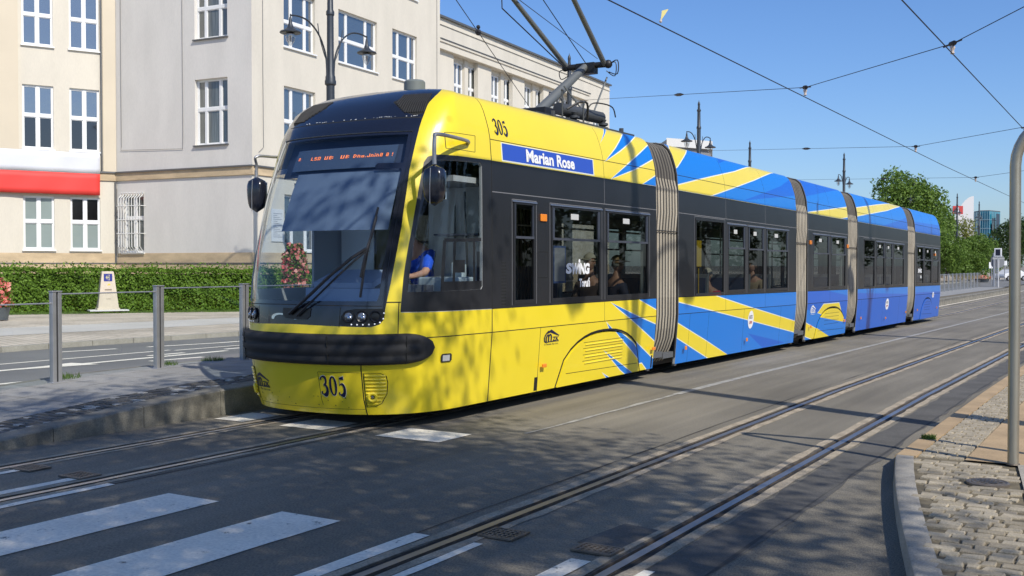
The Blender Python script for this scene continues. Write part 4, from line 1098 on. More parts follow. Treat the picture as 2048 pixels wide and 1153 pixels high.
# ------------------------------------------------------------------ ground, carriageways, tracks
YS = [-30, -10, 0, 5, 10, 14] + [14+31*i/8 for i in range(1, 9)] + [60, 80, 120, 200, 320]
m = MB(); m.strip(-3000, 3000, [-3000] + YS + [600, 1500, 5000], -.09); tag(m.build('ground', M_GROUND), kind='structure')
RX = [-7.90, -6.82, -3.56, -2.48]; RW = .075
m = MB(); edges = [-8.75] + [v for x in RX for v in (x-RW, x+RW)] + [0.5]
for a, b in zip(edges[::2], edges[1::2]): m.strip(a, b, YS, 0)
tag(m.build('road', M_ASPH), kind='structure')
m = MB(); m.strip(-18.45, -11.60, YS, 0); tag(m.build('left_carriageway', M_ASPH2), kind='structure')
for ti, pr in enumerate((RX[:2], RX[2:])):
    m = MB()
    for k, x in enumerate(pr):
        inner = 1 if k == 0 else -1        # flange groove on the inside
        m.strip(x-RW, x+RW, YS, -.055, 2)
        for (a, b, z, mi) in ((-.028, .028, .002, 0), (.028, .062, -.040, 1), (.062, .075, -.003, 1), (-.075, -.028, -.008, 3)):
            xa, xb = (x+a, x+b) if inner > 0 else (x-b, x-a)
            m.strip(xa, xb, YS, z, mi)
        for a in (-.028, .028, .062, -.075, .075):
            xx = x+a*inner
            for y0, y1 in zip(YS[:-1], YS[1:]): m.add([(xx,y0,-.055+gz(y0)),(xx,y1,-.055+gz(y1)),(xx,y1,-.001+gz(y1)),(xx,y0,-.001+gz(y0))], [(0,1,2,3)], 1)
    tag(m.build('tram_track', [M_STEEL, M_STEELR, M_DIRT, M_DIRT]), kind='structure')
def ragged(m, xa, xb, y0, y1, z, rnd, step=.25, j=.012, mi=0):
    ys = frange(y0, y1, max(2, int((y1-y0)/step))); pa = [(xa+rnd.uniform(-j, j), y, z+gz(y)) for y in ys]; pb = [(xb+rnd.uniform(-j, j), y, z+gz(y)) for y in ys]
    for i in range(len(ys)-1): m.add([pa[i], pb[i], pb[i+1], pa[i+1]], [(0,1,2,3)], mi)
rnd = random.Random(5); m = MB()
for x in RX:
    ragged(m, x-.155, x-RW-.002, -4, 60, .004, rnd); ragged(m, x+RW+.002, x+.15, -4, 60, .004, rnd)
for x in RX:
    ragged(m, x-.155, x-RW-.002, 60, 200, .004, rnd, 5); ragged(m, x+RW+.002, x+.15, 60, 200, .004, rnd, 5)
tag(m.build('rail_bedding', M_CONC), kind='structure')
m = MB()     # crack lines and patches of newer asphalt
PATCH = mat('asphalt_patch', (.10,.095,.085), .9, var=.2, vscale=3, fine=.3, fscale=120); CRK = mat('crack_seal', (.05,.048,.045), .85)
ragged(m, -2.30, -1.98, -2, 40, .003, rnd, .3, .03, 0); m.quad((-2.9,5.5,.0045),(-2.62,5.45,.0045),(-2.60,6.0,.0045),(-2.85,6.05,.0045), 0)
ragged(m, -6.62, -6.605, -2, 60, .004, rnd, .5, .006, 1); ragged(m, -3.83, -3.82, -2, 60, .0045, rnd, .5, .008, 1); ragged(m, -2.02, -2.005, -2, 30, .004, rnd, .4, .012, 1)
tag(m.build('asphalt_repairs', [PATCH, CRK]), kind='structure')
# markings
m = MB()
for k in range(-1, 7):
    x0 = -8.16+1.08*k
    if k < 0: continue
    parts = [(x0, x0+.50)]
    for r in RX:
        np_ = []
        for a, b in parts:
            lo, hi = r-.16, r+.155
            if hi <= a or lo >= b: np_.append((a, b)); continue
            if lo > a: np_.append((a, lo))
            if hi < b: np_.append((hi, b))
        parts = np_
    for a, b in parts:
        if b-a > .04: ragged(m, a, b, 1.2, 5.17, .005, rnd, .2, .004)
for a, b in ((-6.36, -5.62), (-7.60, -7.02), (-8.52, -8.10), (-4.9,-4.2)):
    if a > -5: continue
    ragged(m, a, b, 7.95, 8.50, .005, rnd, .2, .004)
tag(m.build('crosswalk_stripes', M_PAINT), kind='structure')
m = MB(); ragged(m, -5.24, -5.13, 12.5, 120, .005, rnd, 1.2, .006, 0); ragged(m, -5.22, -5.17, 8.8, 12.5, .005, rnd, .5, .02, 0); ragged(m, -8.62, -8.52, 38, 120, .005, rnd, 2, .006, 1)
tag(m.build('lane_line', [M_PAINT_OLD, M_PAINT]), kind='structure')
m = MB(); LW = M_PAINT
def seg(p, q, w, z=.005):
    p, q = Vector((*p, 0)), Vector((*q, 0)); d = (q-p).normalized(); n = Vector((-d.y, d.x, 0))*w/2
    m.add([(v.x, v.y, z+gz(v.y)) for v in (p-n, p+n, q+n, q-n)], [(3,2,1,0)] if False else [(0,3,2,1)], 0)
seg((-17.6, 12.6), (-17.0, 16.0), .12); seg((-17.0, 16.0), (-16.9, 60), .14); seg((-16.3, 4), (-16.2, 14), .10); seg((-16.05, 14), (-15.8, 60), .10)
for (x, y) in ((-15.15, 11.3), (-15.2, 7.7)):     # lane arrows
    seg((x, y), (x-.05, y+3.2), .16, .0055); m.add([(x-.32, y, .006), (x+.28, y+.1, .006), (x-.02, y-1.3, .006)], [(0,2,1)], 0)
seg((-14.6, 12.2), (-14.3, 16.8), .13); seg((-15.5, 12.9), (-15.7, 17.8), .13); seg((-12.3, 2), (-12.1, 60), .10); seg((-13.6, 6), (-13.5, 9.5), .12)
tag(m.build('left_lane_markings', LW), kind='structure')

# ------------------------------------------------------------------ tram platform on the left
def plat(y):
    k = [( -30,.03),(4.2,.05),(5.6,.09),(7.3,.23),(8.4,.285),(9.5,.30),(400,.30)]
    for a, b in zip(k[:-1], k[1:]):
        if y <= b[0]: return a[1]+(b[1]-a[1])*(y-a[0])/(b[0]-a[0])+gz(y)
PY = sorted(set([-30,0,4.2,5.0,5.6,6.2,6.8,7.3,7.9,8.4,9.0,9.5,10,12,14] + YS[6:-2] + [83.5]))
PY = [y for y in PY if y <= 83.5]
m = MB(); m.strip(-11.35, -9.42, PY, 0, 0, plat); m.strip(-11.62, -11.35, PY, 0, 1, lambda y: plat(y)-.02)
for y0, y1 in zip(PY[:-1], PY[1:]): m.add([(-11.62,y0,-.1+gz(y0)),(-11.62,y1,-.1+gz(y1)),(-11.62,y1,plat(y1)-.02),(-11.62,y0,plat(y0)-.02)], [(0,1,2,3)], 1)
m.add([(-11.62,83.5,-.3),(-8.65,83.5,-.3),(-8.65,83.5,plat(83.5)),(-11.62,83.5,plat(83.5))], [(3,2,1,0)], 1)
tag(m.build('platform', [M_SLAB, M_GRAN_D]), kind='structure')
rnd = random.Random(21)
m = MB(); y = -1.0
while y < 83:                                  # kerb stones with open joints
    L = 1.02 if y < 40 else 2.0; y1 = min(y+L-.008, 83.4)
    for a, b in zip(frange(y, y1, 2)[:-1], frange(y, y1, 2)[1:]):
        za, zb = plat(a), plat(b)
        m.add([(-8.66,a,-.08+gz(a)),(-8.66,b,-.08+gz(b)),(-8.66,b,zb-.012),(-8.66,a,za-.012),(-8.68,a,za),(-8.68,b,zb),(-8.93,b,zb),(-8.93,a,za),(-8.93,a,za-.3),(-8.93,b,zb-.3)],
              [(0,1,2,3),(3,2,5,4),(4,5,6,7),(7,6,9,8)], 0)
    m.add([(-8.66,y,-.08+gz(y)),(-8.66,y,plat(y)-.012),(-8.68,y,plat(y)),(-8.93,y,plat(y)),(-8.93,y,-.1+gz(y))], [(0,1,2,3,4)], 0)
    y += L
tag(m.build('platform_kerb', M_GRAN_D), kind='structure')
def setts(m, x0, x1, y0, y1, sx, sy, zf, rnd, jit=.18, tone=lambda r: r.random()*.6, h=.012, skip=None, gap=.012):
    ny = int((y1-y0)/sy); nx = max(1, int((x1-x0)/sx))
    for j in range(ny):
        off = (j % 2)*.5*sx
        y = y0+j*sy; xs = [x0]
        x = x0+off
        while x < x1-.3*sx:
            if x > x0+.3*sx: xs.append(x+rnd.uniform(-jit, jit)*sx)
            x += sx
        xs.append(x1)
        for a, b in zip(xs[:-1], xs[1:]):
            cx, cy = (a+b)/2, y+sy/2
            if skip and skip(cx, cy): continue
            g = gap/2; d = sy*jit*.4; q = []
            for px, py in ((a+g, y+g), (b-g, y+g), (b-g, y+sy-g), (a+g, y+sy-g)): q.append((px+rnd.uniform(-g,g)*1.2, py+rnd.uniform(-d, d)))
            z = zf(cx, cy); r = min(b-a, sy)*.16; dz = rnd.uniform(-.003,.004); tl = rnd.uniform(-.02,.02)
            lo = [(px, py, z-.012) for px, py in q]; c = (sum(p[0] for p in q)/4, sum(p[1] for p in q)/4)
            hi = [(px+(c[0]-px)*.11, py+(c[1]-py)*.11, z+dz+h*.6+tl*(px-c[0])) for px, py in q]
            mid = [(px+(c[0]-px)*.04, py+(c[1]-py)*.04, z+dz) for px, py in q]
            m.add(lo+mid+hi, [(8,9,10,11)]+[(i,(i+1)%4,4+(i+1)%4,4+i) for i in range(4)]+[(4+i,4+(i+1)%4,8+(i+1)%4,8+i) for i in range(4)], 0, max(.001, tone(rnd)))
m = MB(); m.strip(-9.42, -8.93, PY, 0, 1, lambda y: plat(y)-.006)
setts(m, -9.42, -8.93, 3.6, 15.0, .098, .085, lambda x, y: plat(y)-.004, rnd, .22, lambda r: (.75+.25*r.random()) if r.random() < .20 else r.random()*.22, h=.006)
tag(m.build('platform_setts', [M_SETTD, M_JOINT], smooth=False), kind='structure')
m = MB()
for k in range(22):
    y = rnd.uniform(5.5, 13); x = rnd.uniform(-11.3,-9.6); L = rnd.uniform(.3,.8)
for y in frange(3, 18, 30): m.add([(-11.30,y,plat(y)+.003),(-9.43,y,plat(y)+.003),(-9.43,y+.006,plat(y)+.003),(-11.30,y+.006,plat(y)+.003)], [(0,1,2,3)])
for x in (-10.9,-10.4,-9.9):
    for a, b in zip(frange(3,18,15)[:-1], frange(3,18,15)[1:]): m.add([(x,a,plat(a)+.003),(x+.006,a,plat(a)+.003),(x+.006,b,plat(b)+.003),(x,b,plat(b)+.003)], [(0,1,2,3)])
tag(m.build('slab_joints', M_JOINT), kind='structure')

# ------------------------------------------------------------------ pavement near the viewer, right
ZR = .12
def kx(y):       # kerb line of the island: straight, then swinging out towards the viewer
    if y >= 8.8: return -1.80
    t = (8.8-y)/3.4; return -1.79 + .77*t**1.15
KY = [-12,-6,-2,0,2,3,4,4.6,5.2,5.8,6.4,7.0,7.6,8.2,8.8]
m = MB(); rz_ = lambda y: ZR+gz(y)
for a, b in zip(KY[:-1], KY[1:]):
    xa, xb = kx(max(a, 1)), kx(max(b, 1)); w = .155
    m.add([(xa,a,-.08),(xb,b,-.08),(xb+.02,b,ZR-.01),(xa+.02,a,ZR-.01),(xa+.035,a,ZR),(xb+.035,b,ZR),(xb+w,b,ZR),(xa+w,a,ZR)], [(1,0,3,2),(2,3,4,5),(5,4,7,6)], 0)
tag(m.build('kerb', [M_GRAN], smooth=True), kind='structure')
m = MB(); y = 8.81
while y < 120:
    L = 1.0 if y < 40 else 4; b = y+L-.006
    m.add([(-1.80,y,-.08+gz(y)),(-1.80,b,-.08+gz(b)),(-1.79,b,rz_(b)-.01),(-1.79,y,rz_(y)-.01),(-1.775,y,rz_(y)),(-1.775,b,rz_(b)),(-1.63,b,rz_(b)),(-1.63,y,rz_(y)),(-1.63,y,rz_(y)-.1),(-1.63,b,rz_(b)-.1)], [(1,0,3,2),(2,3,4,5),(5,4,7,6),(6,7,8,9)], 0)
    m.add([(-1.80,y,-.08+gz(y)),(-1.79,y,rz_(y)-.01),(-1.775,y,rz_(y)),(-1.63,y,rz_(y)),(-1.63,y,-.08+gz(y))], [(4,3,2,1,0)], 0)
    y += L
tag(m.build('kerb', M_TAN), kind='structure')
PY2 = [8.8,10,12,14]+YS[6:-1]
m = MB(); m.strip(-1.62, 9.0, PY2, ZR-.012, 0); m.strip(-1.27, 9.0, PY2, ZR+.004, 1)
for a, b in zip(KY[:-1], KY[1:]): m.add([(kx(max(a,1))+.15,a,ZR-.012),(9,a,ZR-.012),(9,b,ZR-.012),(kx(max(b,1))+.15,b,ZR-.012)], [(0,1,2,3)], 0)
# pale slabs set in the setts
m.add([(-.90,8.79,ZR+.006),(9,8.79,ZR+.006),(9,6.45,ZR+.006),(-.56,6.45,ZR+.006)], [(0,3,2,1)], 2)
for yj in (7.6,): m.add([(-.74,yj,ZR+.008),(9,yj,ZR+.008),(9,yj+.008,ZR+.008),(-.74,yj+.008,ZR+.008)], [(0,1,2,3)], 0)
tag(m.build('pavement', [M_JOINT, M_TAN, M_GRAN]), kind='structure')
m = MB(); rnd = random.Random(9)
def insl(x, y):
    if x < kx(max(y,1))+.17: return True
    if 6.45 < y < 8.8 and x > -.90+(8.79-y)*.145-.04: return True
    return (x+1.0)**2+(y-7.97)**2 < .155**2
setts(m, -1.62, -1.28, 8.84, 60, .115, .10, lambda x, y: ZR+gz(y)-.004, rnd, .16, lambda r: .25+.75*r.random())
setts(m, -1.62, .9, -.5, 8.76, .140, .098, lambda x, y: ZR-.004, rnd, .30, lambda r: r.random(), skip=insl, gap=.013, h=.007)
tag(m.build('pavement_setts', M_SETT), kind='structure')
m = MB(); m.lathe([(0,ZR+.010),(.105,ZR+.010),(.11,ZR+.005),(.125,ZR+.012),(.14,ZR+.006),(.14,ZR-.01)], (-1.0,7.97,0), 24)
for i in range(-3,4):
    for j in range(-3,4):
        if i*i+j*j < 10: m.box(-1.0+i*.028-.009, -1.0+i*.028+.009, 7.97+j*.028-.009, 7.97+j*.028+.009, ZR+.010, ZR+.016)
tag(m.build('manhole_cover', M_STEELR), 'small round iron cover set among the granite setts', 'manhole cover')
def drain(x0, x1, y0, y1, label):
    m = MB(); m.box(x0, x1, y0, y1, .004, .0055, 1); w = .018
    m.box(x0, x1, y0, y0+w, .0055, .016); m.box(x0, x1, y1-w, y1, .0055, .016); m.box(x0, x0+w, y0+w, y1-w, .0055, .016); m.box(x1-w, x1, y0+w, y1-w, .0055, .016)
    n = 7
    for i in range(1, n): xx = x0+(x1-x0)*i/n; m.box(xx-.006, xx+.006, y0+w, y1-w, .0055, .014)
    for i in range(1, 5): yy = y0+(y1-y0)*i/5; m.box(x0+w, x1-w, yy-.006, yy+.006, .0055, .0145)
    tag(m.build('drain_grate', [M_STEELR, M_DIRT]), label, 'drain grate', 'drain grates between the rails')
drain(-3.47,-3.23,5.30,5.52,'small drain grate beside the left rail of the nearer track'); drain(-2.84,-2.585,5.30,5.48,'larger drain grate beside the right rail of the nearer track')
drain(-7.80,-7.55,5.13,5.33,'drain grate at the far left crosswalk stripe'); drain(-7.20,-6.95,5.14,5.34,'drain grate against the right rail of the tram\'s own track')
# tufts of grass
def tuft(name, cx, cy, z, r, n, h, rnd, flat=False):
    m = MB()
    for i in range(n):
        a = rnd.uniform(0, 6.28); q = r*math.sqrt(rnd.random()); x, y = cx+q*math.cos(a), cy+q*math.sin(a); b = rnd.uniform(0, 6.28); hh = h*rnd.uniform(.4, 1); w = .004+.003*rnd.random()
        dx, dy = math.cos(b)*w, math.sin(b)*w; lx, ly = rnd.uniform(-.6,.6)*hh, rnd.uniform(-.6,.6)*hh
        m.add([(x-dx,y-dy,z),(x+dx,y+dy,z),(x+lx,y+ly,z+hh)], [(0,1,2)])
    return m.build(name, M_GRASS)
rnd = random.Random(2)
tag(tuft('grass_tuft', -1.70, 9.75, ZR, .06, 160, .05, rnd), 'small green tuft growing at the tan kerb by the bent tube', 'weed')
for i, (x, y, l) in enumerate(((-11.2,8.15,'dry tuft at the foot of the leftmost barrier post'),(-11.3,9.7,'weed tuft at the foot of the dark barrier post'),(-11.28,10.5,'weed tuft between the second and third barrier posts'))):
    tag(tuft('grass_tuft', x, y, plat(y)-.01, .16, 140, .09, rnd), l, 'weed')

# bent tube beside the viewer and the masts
bp = empty('bent_tube_post', (-.93, 8.79, ZR)); tag(bp, 'galvanised tube post bending over to the right at its top, standing on the pavement edge', 'post')
m = MB(); pts = [(0,0,0),(0,0,1.2),(-.004,0,2.25)] + [(-.004+.34*(1-math.cos(a)), 0, 2.25+.36*math.sin(a)) for a in frange(.2, math.pi/2, 7)] + [(1.3,0,2.62)]
m.tube(pts, .040, 18); m.build('tube', M_GALV, bp, world=False, smooth=True)
m = MB(); m.lathe([(.045,0),(.05,.004),(.047,.012),(.040,.014)], (0,0,0), 18); m.build('base_ring', M_STEELR, bp, world=False)
m = MB(); m.tube([(1.3,0,2.62),(1.3,0,.0)], .040, 12); m.build('far_leg', M_GALV, bp, world=False, smooth=True)

def make_mast():
    r = empty('street_mast', (0,0,0))
    m = MB(); m.lathe([(.22,0),(.22,.25),(.19,.32),(.17,1.1),(.20,1.16),(.20,1.24),(.155,1.32),(.145,4.6),(.18,4.64),(.18,4.74),(.14,4.80),(.135,7.45),(.185,7.50),(.185,7.60),(.165,7.66),(.165,7.74),(.115,7.84),(.11,9.70),(.135,9.74),(.135,9.84),(.10,9.90),(.09,10.72),(.12,10.76),(.12,10.82),(.075,10.88),(.06,11.05),(.075,11.14),(.06,11.24),(.02,11.32),(0,11.42)], (0,0,0), 14)
    m.build('pole', M_IRON, r, world=False, smooth=True, angle=30)
    for s in (1,-1):
        m = MB(); p = smooth_path([(0,s*.17,7.5),(0,s*.18,8.05),(0,s*.26,8.5),(0,s*.55,9.0),(0,s*1.0,9.32),(0,s*1.45,9.40),(0,s*1.85,9.36)], 5); m.tube(p, .028, 8)
        m.tube(smooth_path([(0,s*.12,8.35),(0,s*.22,8.30),(0,s*.36,8.55),(0,s*.52,8.95),(0,s*.60,9.35)], 4), .016, 6); m.tube([(0,s*1.85,9.40),(0,s*1.85,9.26)], .02, 6)
        m.build('lamp_arm', M_IRON, r, world=False, smooth=True)
        m = MB(); m.lathe([(.03,9.30),(.045,9.22),(.055,9.12),(.10,8.98),(.20,8.90),(.31,8.86),(.335,8.82),(.31,8.80),(.12,8.83)], (0,s*1.85,0), 16); la = m.build('lantern', M_IRON, r, world=False, smooth=True, angle=50)
        m = MB(); m.lathe([(.145,8.83),(.16,8.72),(.13,8.58),(.07,8.48),(.03,8.43),(0,8.42)], (0,s*1.85,0), 12); m.build('glass_bowl', glass('lantern_glass', (.85,.87,.88), 1.5, .05, .15), la, world=False, smooth=True)
        m = MB(); m.tube([(0,s*1.85,8.8),(0,s*1.85,8.55)], .035, 8); m.build('bulb', M_PORC, la, world=False, smooth=True)
    return r
mast = make_mast(); spots = [(-23,26.5,'double-arm lamp mast rising behind the tram\'s front, in front of the cream building'),(-23,42.8,'double-arm lamp mast behind the pantograph'),(-23,58.7,'double-arm lamp mast beside the flat-roofed grey building'),
    (-27.0,79.5,'lamp mast with plain finial standing clear against the sky behind the second tram section'),(-23,92.0,'double-arm lamp mast above the third tram section'),(-23,122,'lamp mast in front of the tall green tree'),
    (-23,151,'lamp mast in front of the clipped tree row, left of the teal building'),(-23,171,'lamp mast in front of the teal glass building'),(1.25,10.1,'lamp mast on the near pavement, nearest the viewer'),(1.25,24.0,'lamp mast on the near pavement, second from the viewer')]
for i, (x, y, l) in enumerate(spots):
    o = mast if i == 0 else copy_tree(mast)
    o.location = (x, y, gz(y)+(.08 if x < -20 else ZR)); tag(o, l, 'lamp mast', 'cast iron lamp masts along the street')
    if i == 3:
        for ch in list(o.children):
            if ch.name.startswith(('lamp_arm', 'lantern')):
                for c2 in list(ch.children): bpy.data.objects.remove(c2)
                bpy.data.objects.remove(ch)

# wires
def wire(name, pts, r, label, group='overhead wires', sag=0.0, n=12):
    P = []
    for a, b in zip(pts[:-1], pts[1:]):
        a, b = Vector(a), Vector(b)
        for i in range(n): t = i/n; p = a.lerp(b, t); p.z -= sag*4*t*(1-t); P.append(p)
    P.append(Vector(pts[-1])); m = MB(); m.tube(P, r, 6); return tag(m.build(name, M_WIRE), label, 'overhead wire', group)
wire('contact_wire', [(-7.36,-12,5.72),(-7.36,14,5.75),(-7.36,45,5.58),(-7.36,200,5.55)], .011, 'contact wire running above the tram')
wire('contact_wire', [(-3.35,-12,5.62),(-3.35,14,5.62),(-3.35,45,5.42),(-3.35,200,5.4)], .011, 'contact wire running above the empty nearer track')
def knot(m, p, d):
    d = Vector(d).normalized(); p = Vector(p); m.tube([p-d*.28, p+d*.28], .016, 6, 0); m.tube([p-d*.12, p-d*.05, p+d*.05, p+d*.12], [.02,.05,.05,.02], 8, 0)
    m.lathe([(.0,.06),(.03,.05),(.05,.0),(.03,-.05),(.03,-.08),(.045,-.10),(0,-.13)], (p.x, p.y, p.z-.08), 8, 1)
for nm, P, l in (('span_wire', [(-23,42.8,9.1),(-7.36,25.7,5.92),(-3.35,21.3,5.76),(1.25,16.4,6.5)], 'cross wire carrying both contact wires nearest the viewer'),
              ('span_wire', [(-23,58.7,8.3),(-7.36,39.3,5.80),(-3.35,34.4,5.68),(1.25,28.5,6.6)], 'second cross wire, just above the roof of the third tram section'),
              ('span_wire', [(-23,76,7.8),(-7.36,53.5,5.72),(-3.35,47.5,5.6),(1.25,41,6.4)], 'third cross wire, low over the green trees')):
    o = wire(nm, P, .008, l, sag=.0)
    m = MB()
    for q in (1, 2): d = Vector(P[q+1])-Vector(P[q-1]); mk_ = MB(); knot(mk_, P[q], d); mk_.build('wire_clamp', [M_BLACK, M_PORC], o)
    pi = Vector(P[0]).lerp(Vector(P[1]), .62); d = (Vector(P[1])-Vector(P[0])).normalized(); m.tube([pi-d*.5, pi-d*.15, pi+d*.15, pi+d*.5], [.008,.05,.05,.008], 8, 0)
    m.build('insulator', [M_BLACK, M_PORC], o)
def ray(x, y, Z):
    fw = Vector((-math.sin(YAW)*math.cos(PITCH), math.cos(YAW)*math.cos(PITCH), -math.sin(PITCH))); rt = Vector((math.cos(YAW), math.sin(YAW), 0)); up = rt.cross(fw)
    return Vector((0,0,CAM_H)) + (fw + rt*(x-1024)/2130 - up*(y-576.5)/2130)*Z
a, b = ray(1075, 238, 42), ray(840, -105, 22)
o = wire('stay_wire', [a, b], .012, 'thin stay wire slanting down in front of the building wing, with a small round insulator')
c = a.lerp(b, .66); m = MB(); m.ball(c, .09, 8); m.ball(c+Vector((0,0,.14)), .06, 8); m.build('insulator', M_BLACK, o)
wire('stay_wire', [ray(1195,118,30), ray(985,-40,20)], .008, 'thin stay wire passing just above the pantograph knee')
pn = MB(); pn.add([(-7.36-.0,17.05,6.00),(-7.36+.07,17.15,6.04),(-7.36,17.0,5.83),(-7.36+.006,17.06,5.99),(-7.36+.076,17.15,6.03),(-7.36+.006,17.01,5.83)], [(0,1,2),(5,4,3),(0,3,4,1),(1,4,5,2),(2,5,3,0)])
P_ = Vector((-7.36,17.0,5.78)); pn.tube([P_, P_+Vector((0,0,.08))], .006, 6, 1); pn.ball(P_+Vector((0,0,.03)), .028, 8, 1)
tag(pn.build('wire_pennant', [mat('pale_yellow_plate', (.55,.48,.16), .6), M_PORC]), 'small pale yellow triangular plate clipped on the contact wire', 'wire marker')

# ------------------------------------------------------------------ glass barrier along the platform
def make_post():
    r = empty('barrier_post', (0,0,0)); m = MB()
    m.box(-.035,.035,-.060,-.012,0,1.06,0); m.box(-.035,.035,.012,.060,0,1.06,0); m.box(-.022,.022,-.012,.012,0,1.055,1); m.box(-.042,.042,-.066,.066,1.06,1.075,0); m.box(-.06,.06,-.08,.08,0,.012,0)
    m.build('post', [M_ALU, M_RUBBER], r, world=False, bevel=.004)
    m = MB(); m.add([(0,.014,.10),(0,1.486,.10),(0,1.486,1.03),(0,.014,1.03)], [(0,1,2,3)]); m.build('glass_panel', glass('clear_barrier_glass', (.90,.94,.93), 1.5), r, world=False)
    m = MB(); m.tube([(0,.014,1.036),(0,1.486,1.036)], .009, 6); m.build('top_rail', M_ALU, r, world=False); return r
bpst = make_post(); ys = [6.35+1.5*k for k in range(-2, 51)]
lab = {2:'barrier post nearest the viewer, pale and sunlit', 1:'x'}
for i, y in enumerate(ys):
    o = bpst if i == 0 else copy_tree(bpst)
    o.location = (-11.02, y, plat(y)-.005)
    l = 'grey metal barrier post in the long run behind the tram'
    if abs(y-7.85) < .1: l = 'leftmost visible barrier post, pale in the sun'
    elif abs(y-9.35) < .1: l = 'second barrier post from the left, dark against the road'
    elif abs(y-10.85) < .1: l = 'third barrier post, half hidden by the tram\'s front'
    elif y > 62: l = 'barrier post in the tight-looking far run beyond the tram\'s tail'
    tag(o, l, 'barrier post', 'barrier posts behind the tram' if 'long run' in l else ('barrier posts beyond the tram' if 'far run' in l else 'near barrier posts'))
# ------------------------------------------------------------------ far pavement, lawn, hedge
def brickmat(name, c1, c2, mortar, sx, sy, rough=.9, rot=0.0):
    mm = bpy.data.materials.new(name); mm.use_nodes = True; nt = mm.node_tree; b = nt.nodes['Principled BSDF']; b.inputs['Roughness'].default_value = rough
    g = nt.nodes.new('ShaderNodeNewGeometry'); mp = nt.nodes.new('ShaderNodeMapping'); mp.inputs['Rotation'].default_value = (0,0,rot)
    br = nt.nodes.new('ShaderNodeTexBrick'); br.inputs['Color1'].default_value = (*c1,1); br.inputs['Color2'].default_value = (*c2,1); br.inputs['Mortar'].default_value = (*mortar,1)
    br.inputs['Scale'].default_value = 1; br.inputs['Brick Width'].default_value = sx; br.inputs['Row Height'].default_value = sy; br.inputs['Mortar Size'].default_value = .012; br.inputs['Bias'].default_value = 0
    nz = nt.nodes.new('ShaderNodeTexNoise'); nz.inputs['Scale'].default_value = .6; mx = nt.nodes.new('ShaderNodeMix'); mx.data_type = 'RGBA'; mx.blend_type = 'MULTIPLY'; mx.inputs['Factor'].default_value = .5
    nt.links.new(g.outputs[0], mp.inputs[0]); nt.links.new(mp.outputs[0], br.inputs[0]); nt.links.new(g.outputs[0], nz.inputs['Vector']); nt.links.new(br.outputs[0], mx.inputs[6]); nt.links.new(nz.outputs[1], mx.inputs[7])
    mr = nt.nodes.new('ShaderNodeMapRange'); mr.inputs[1].default_value = .3; mr.inputs[2].default_value = .7; mr.inputs[3].default_value = .75; mr.inputs[4].default_value = 1.2
    nt.links.new(nz.outputs[0], mr.inputs[0]); cc = nt.nodes.new('ShaderNodeCombineColor'); [nt.links.new(mr.outputs[0], cc.inputs[i]) for i in range(3)]; nt.links.new(cc.outputs[0], mx.inputs[7]); mx.inputs['Factor'].default_value = 1
    nt.links.new(mx.outputs[2], b.inputs['Base Color']); return mm
PAVB = brickmat('clinker_paving', (.50,.43,.34), (.58,.50,.40), (.20,.17,.13), .42, .21, rot=.3)
ZP = .10; HD = Vector((3.81, 6.81, 0)).normalized(); HN = Vector((HD.y, -HD.x, 0)); H0 = Vector((-32.10, 20.84, 0))   # hedge foot line
def hp(s, off, z=0): p = H0+HD*s+HN*off; return (p.x, p.y, z+gz(p.y))
m = MB()
for a, b in zip(YS[:-1], YS[1:]): m.add([(-130,a,ZP+gz(a)),(-18.62,a,ZP+gz(a)),(-18.62,b,ZP+gz(b)),(-130,b,ZP+gz(b))], [(0,1,2,3)], 0)
tag(m.build('far_pavement', PAVB), kind='structure')
m = MB(); y = -10
while y < 200:
    L = 1.0 if y < 40 else 5; b = y+L-.01; za, zb = ZP+gz(y)+.003, ZP+gz(b)+.003
    m.add([(-18.46,y,-.05+gz(y)),(-18.46,b,-.05+gz(b)),(-18.46,b,zb),(-18.46,y,za),(-18.62,b,zb),(-18.62,y,za)], [(0,1,2,3),(3,2,4,5)]); y += L
tag(m.build('far_kerb', M_GRAN), kind='structure')
GC = mat('clinker_bright_strip', (.52,.49,.44), .9, var=.1, vscale=.6, fine=.06, fscale=20)
m = MB(); m.add([(-24.2,0,ZP+.004),(-21.4,0,ZP+.004),(-21.4,14,ZP+.004),(-21.4,40,ZP+gz(40)+.004),(-24.2,40,ZP+gz(40)+.004),(-24.2,14,ZP+.004)], [(0,1,2,3,4,5)], 0); tag(m.build('cycle_path', GC), kind='structure')
m = MB(); vs = [hp(-14, 1.15, ZP+.012), hp(14, .75, ZP+.012), hp(14, -4, ZP+.012), hp(-14, -6, ZP+.012)]; m.add(vs, [(0,1,2,3)]); tag(m.build('lawn', mat('lawn', (.17,.27,.04), .95, var=.3, vscale=5)), kind='structure')
m = MB(); rnd = random.Random(4)
for i in range(9000):
    s = rnd.uniform(-6, 12); o_ = rnd.uniform(.05, 1.12 if s < 0 else .95); p = hp(s, o_, ZP+.01); h = rnd.uniform(.03,.08); a = rnd.uniform(0,6.28); w = .012
    m.add([(p[0]-w*math.cos(a),p[1]-w*math.sin(a),p[2]),(p[0]+w*math.cos(a),p[1]+w*math.sin(a),p[2]),(p[0]+rnd.uniform(-.02,.02),p[1]+rnd.uniform(-.02,.02),p[2]+h)], [(0,1,2)])
tag(m.build('grass', M_GRASS), 'short grass in front of the clipped hedge', 'grass', kind='stuff')

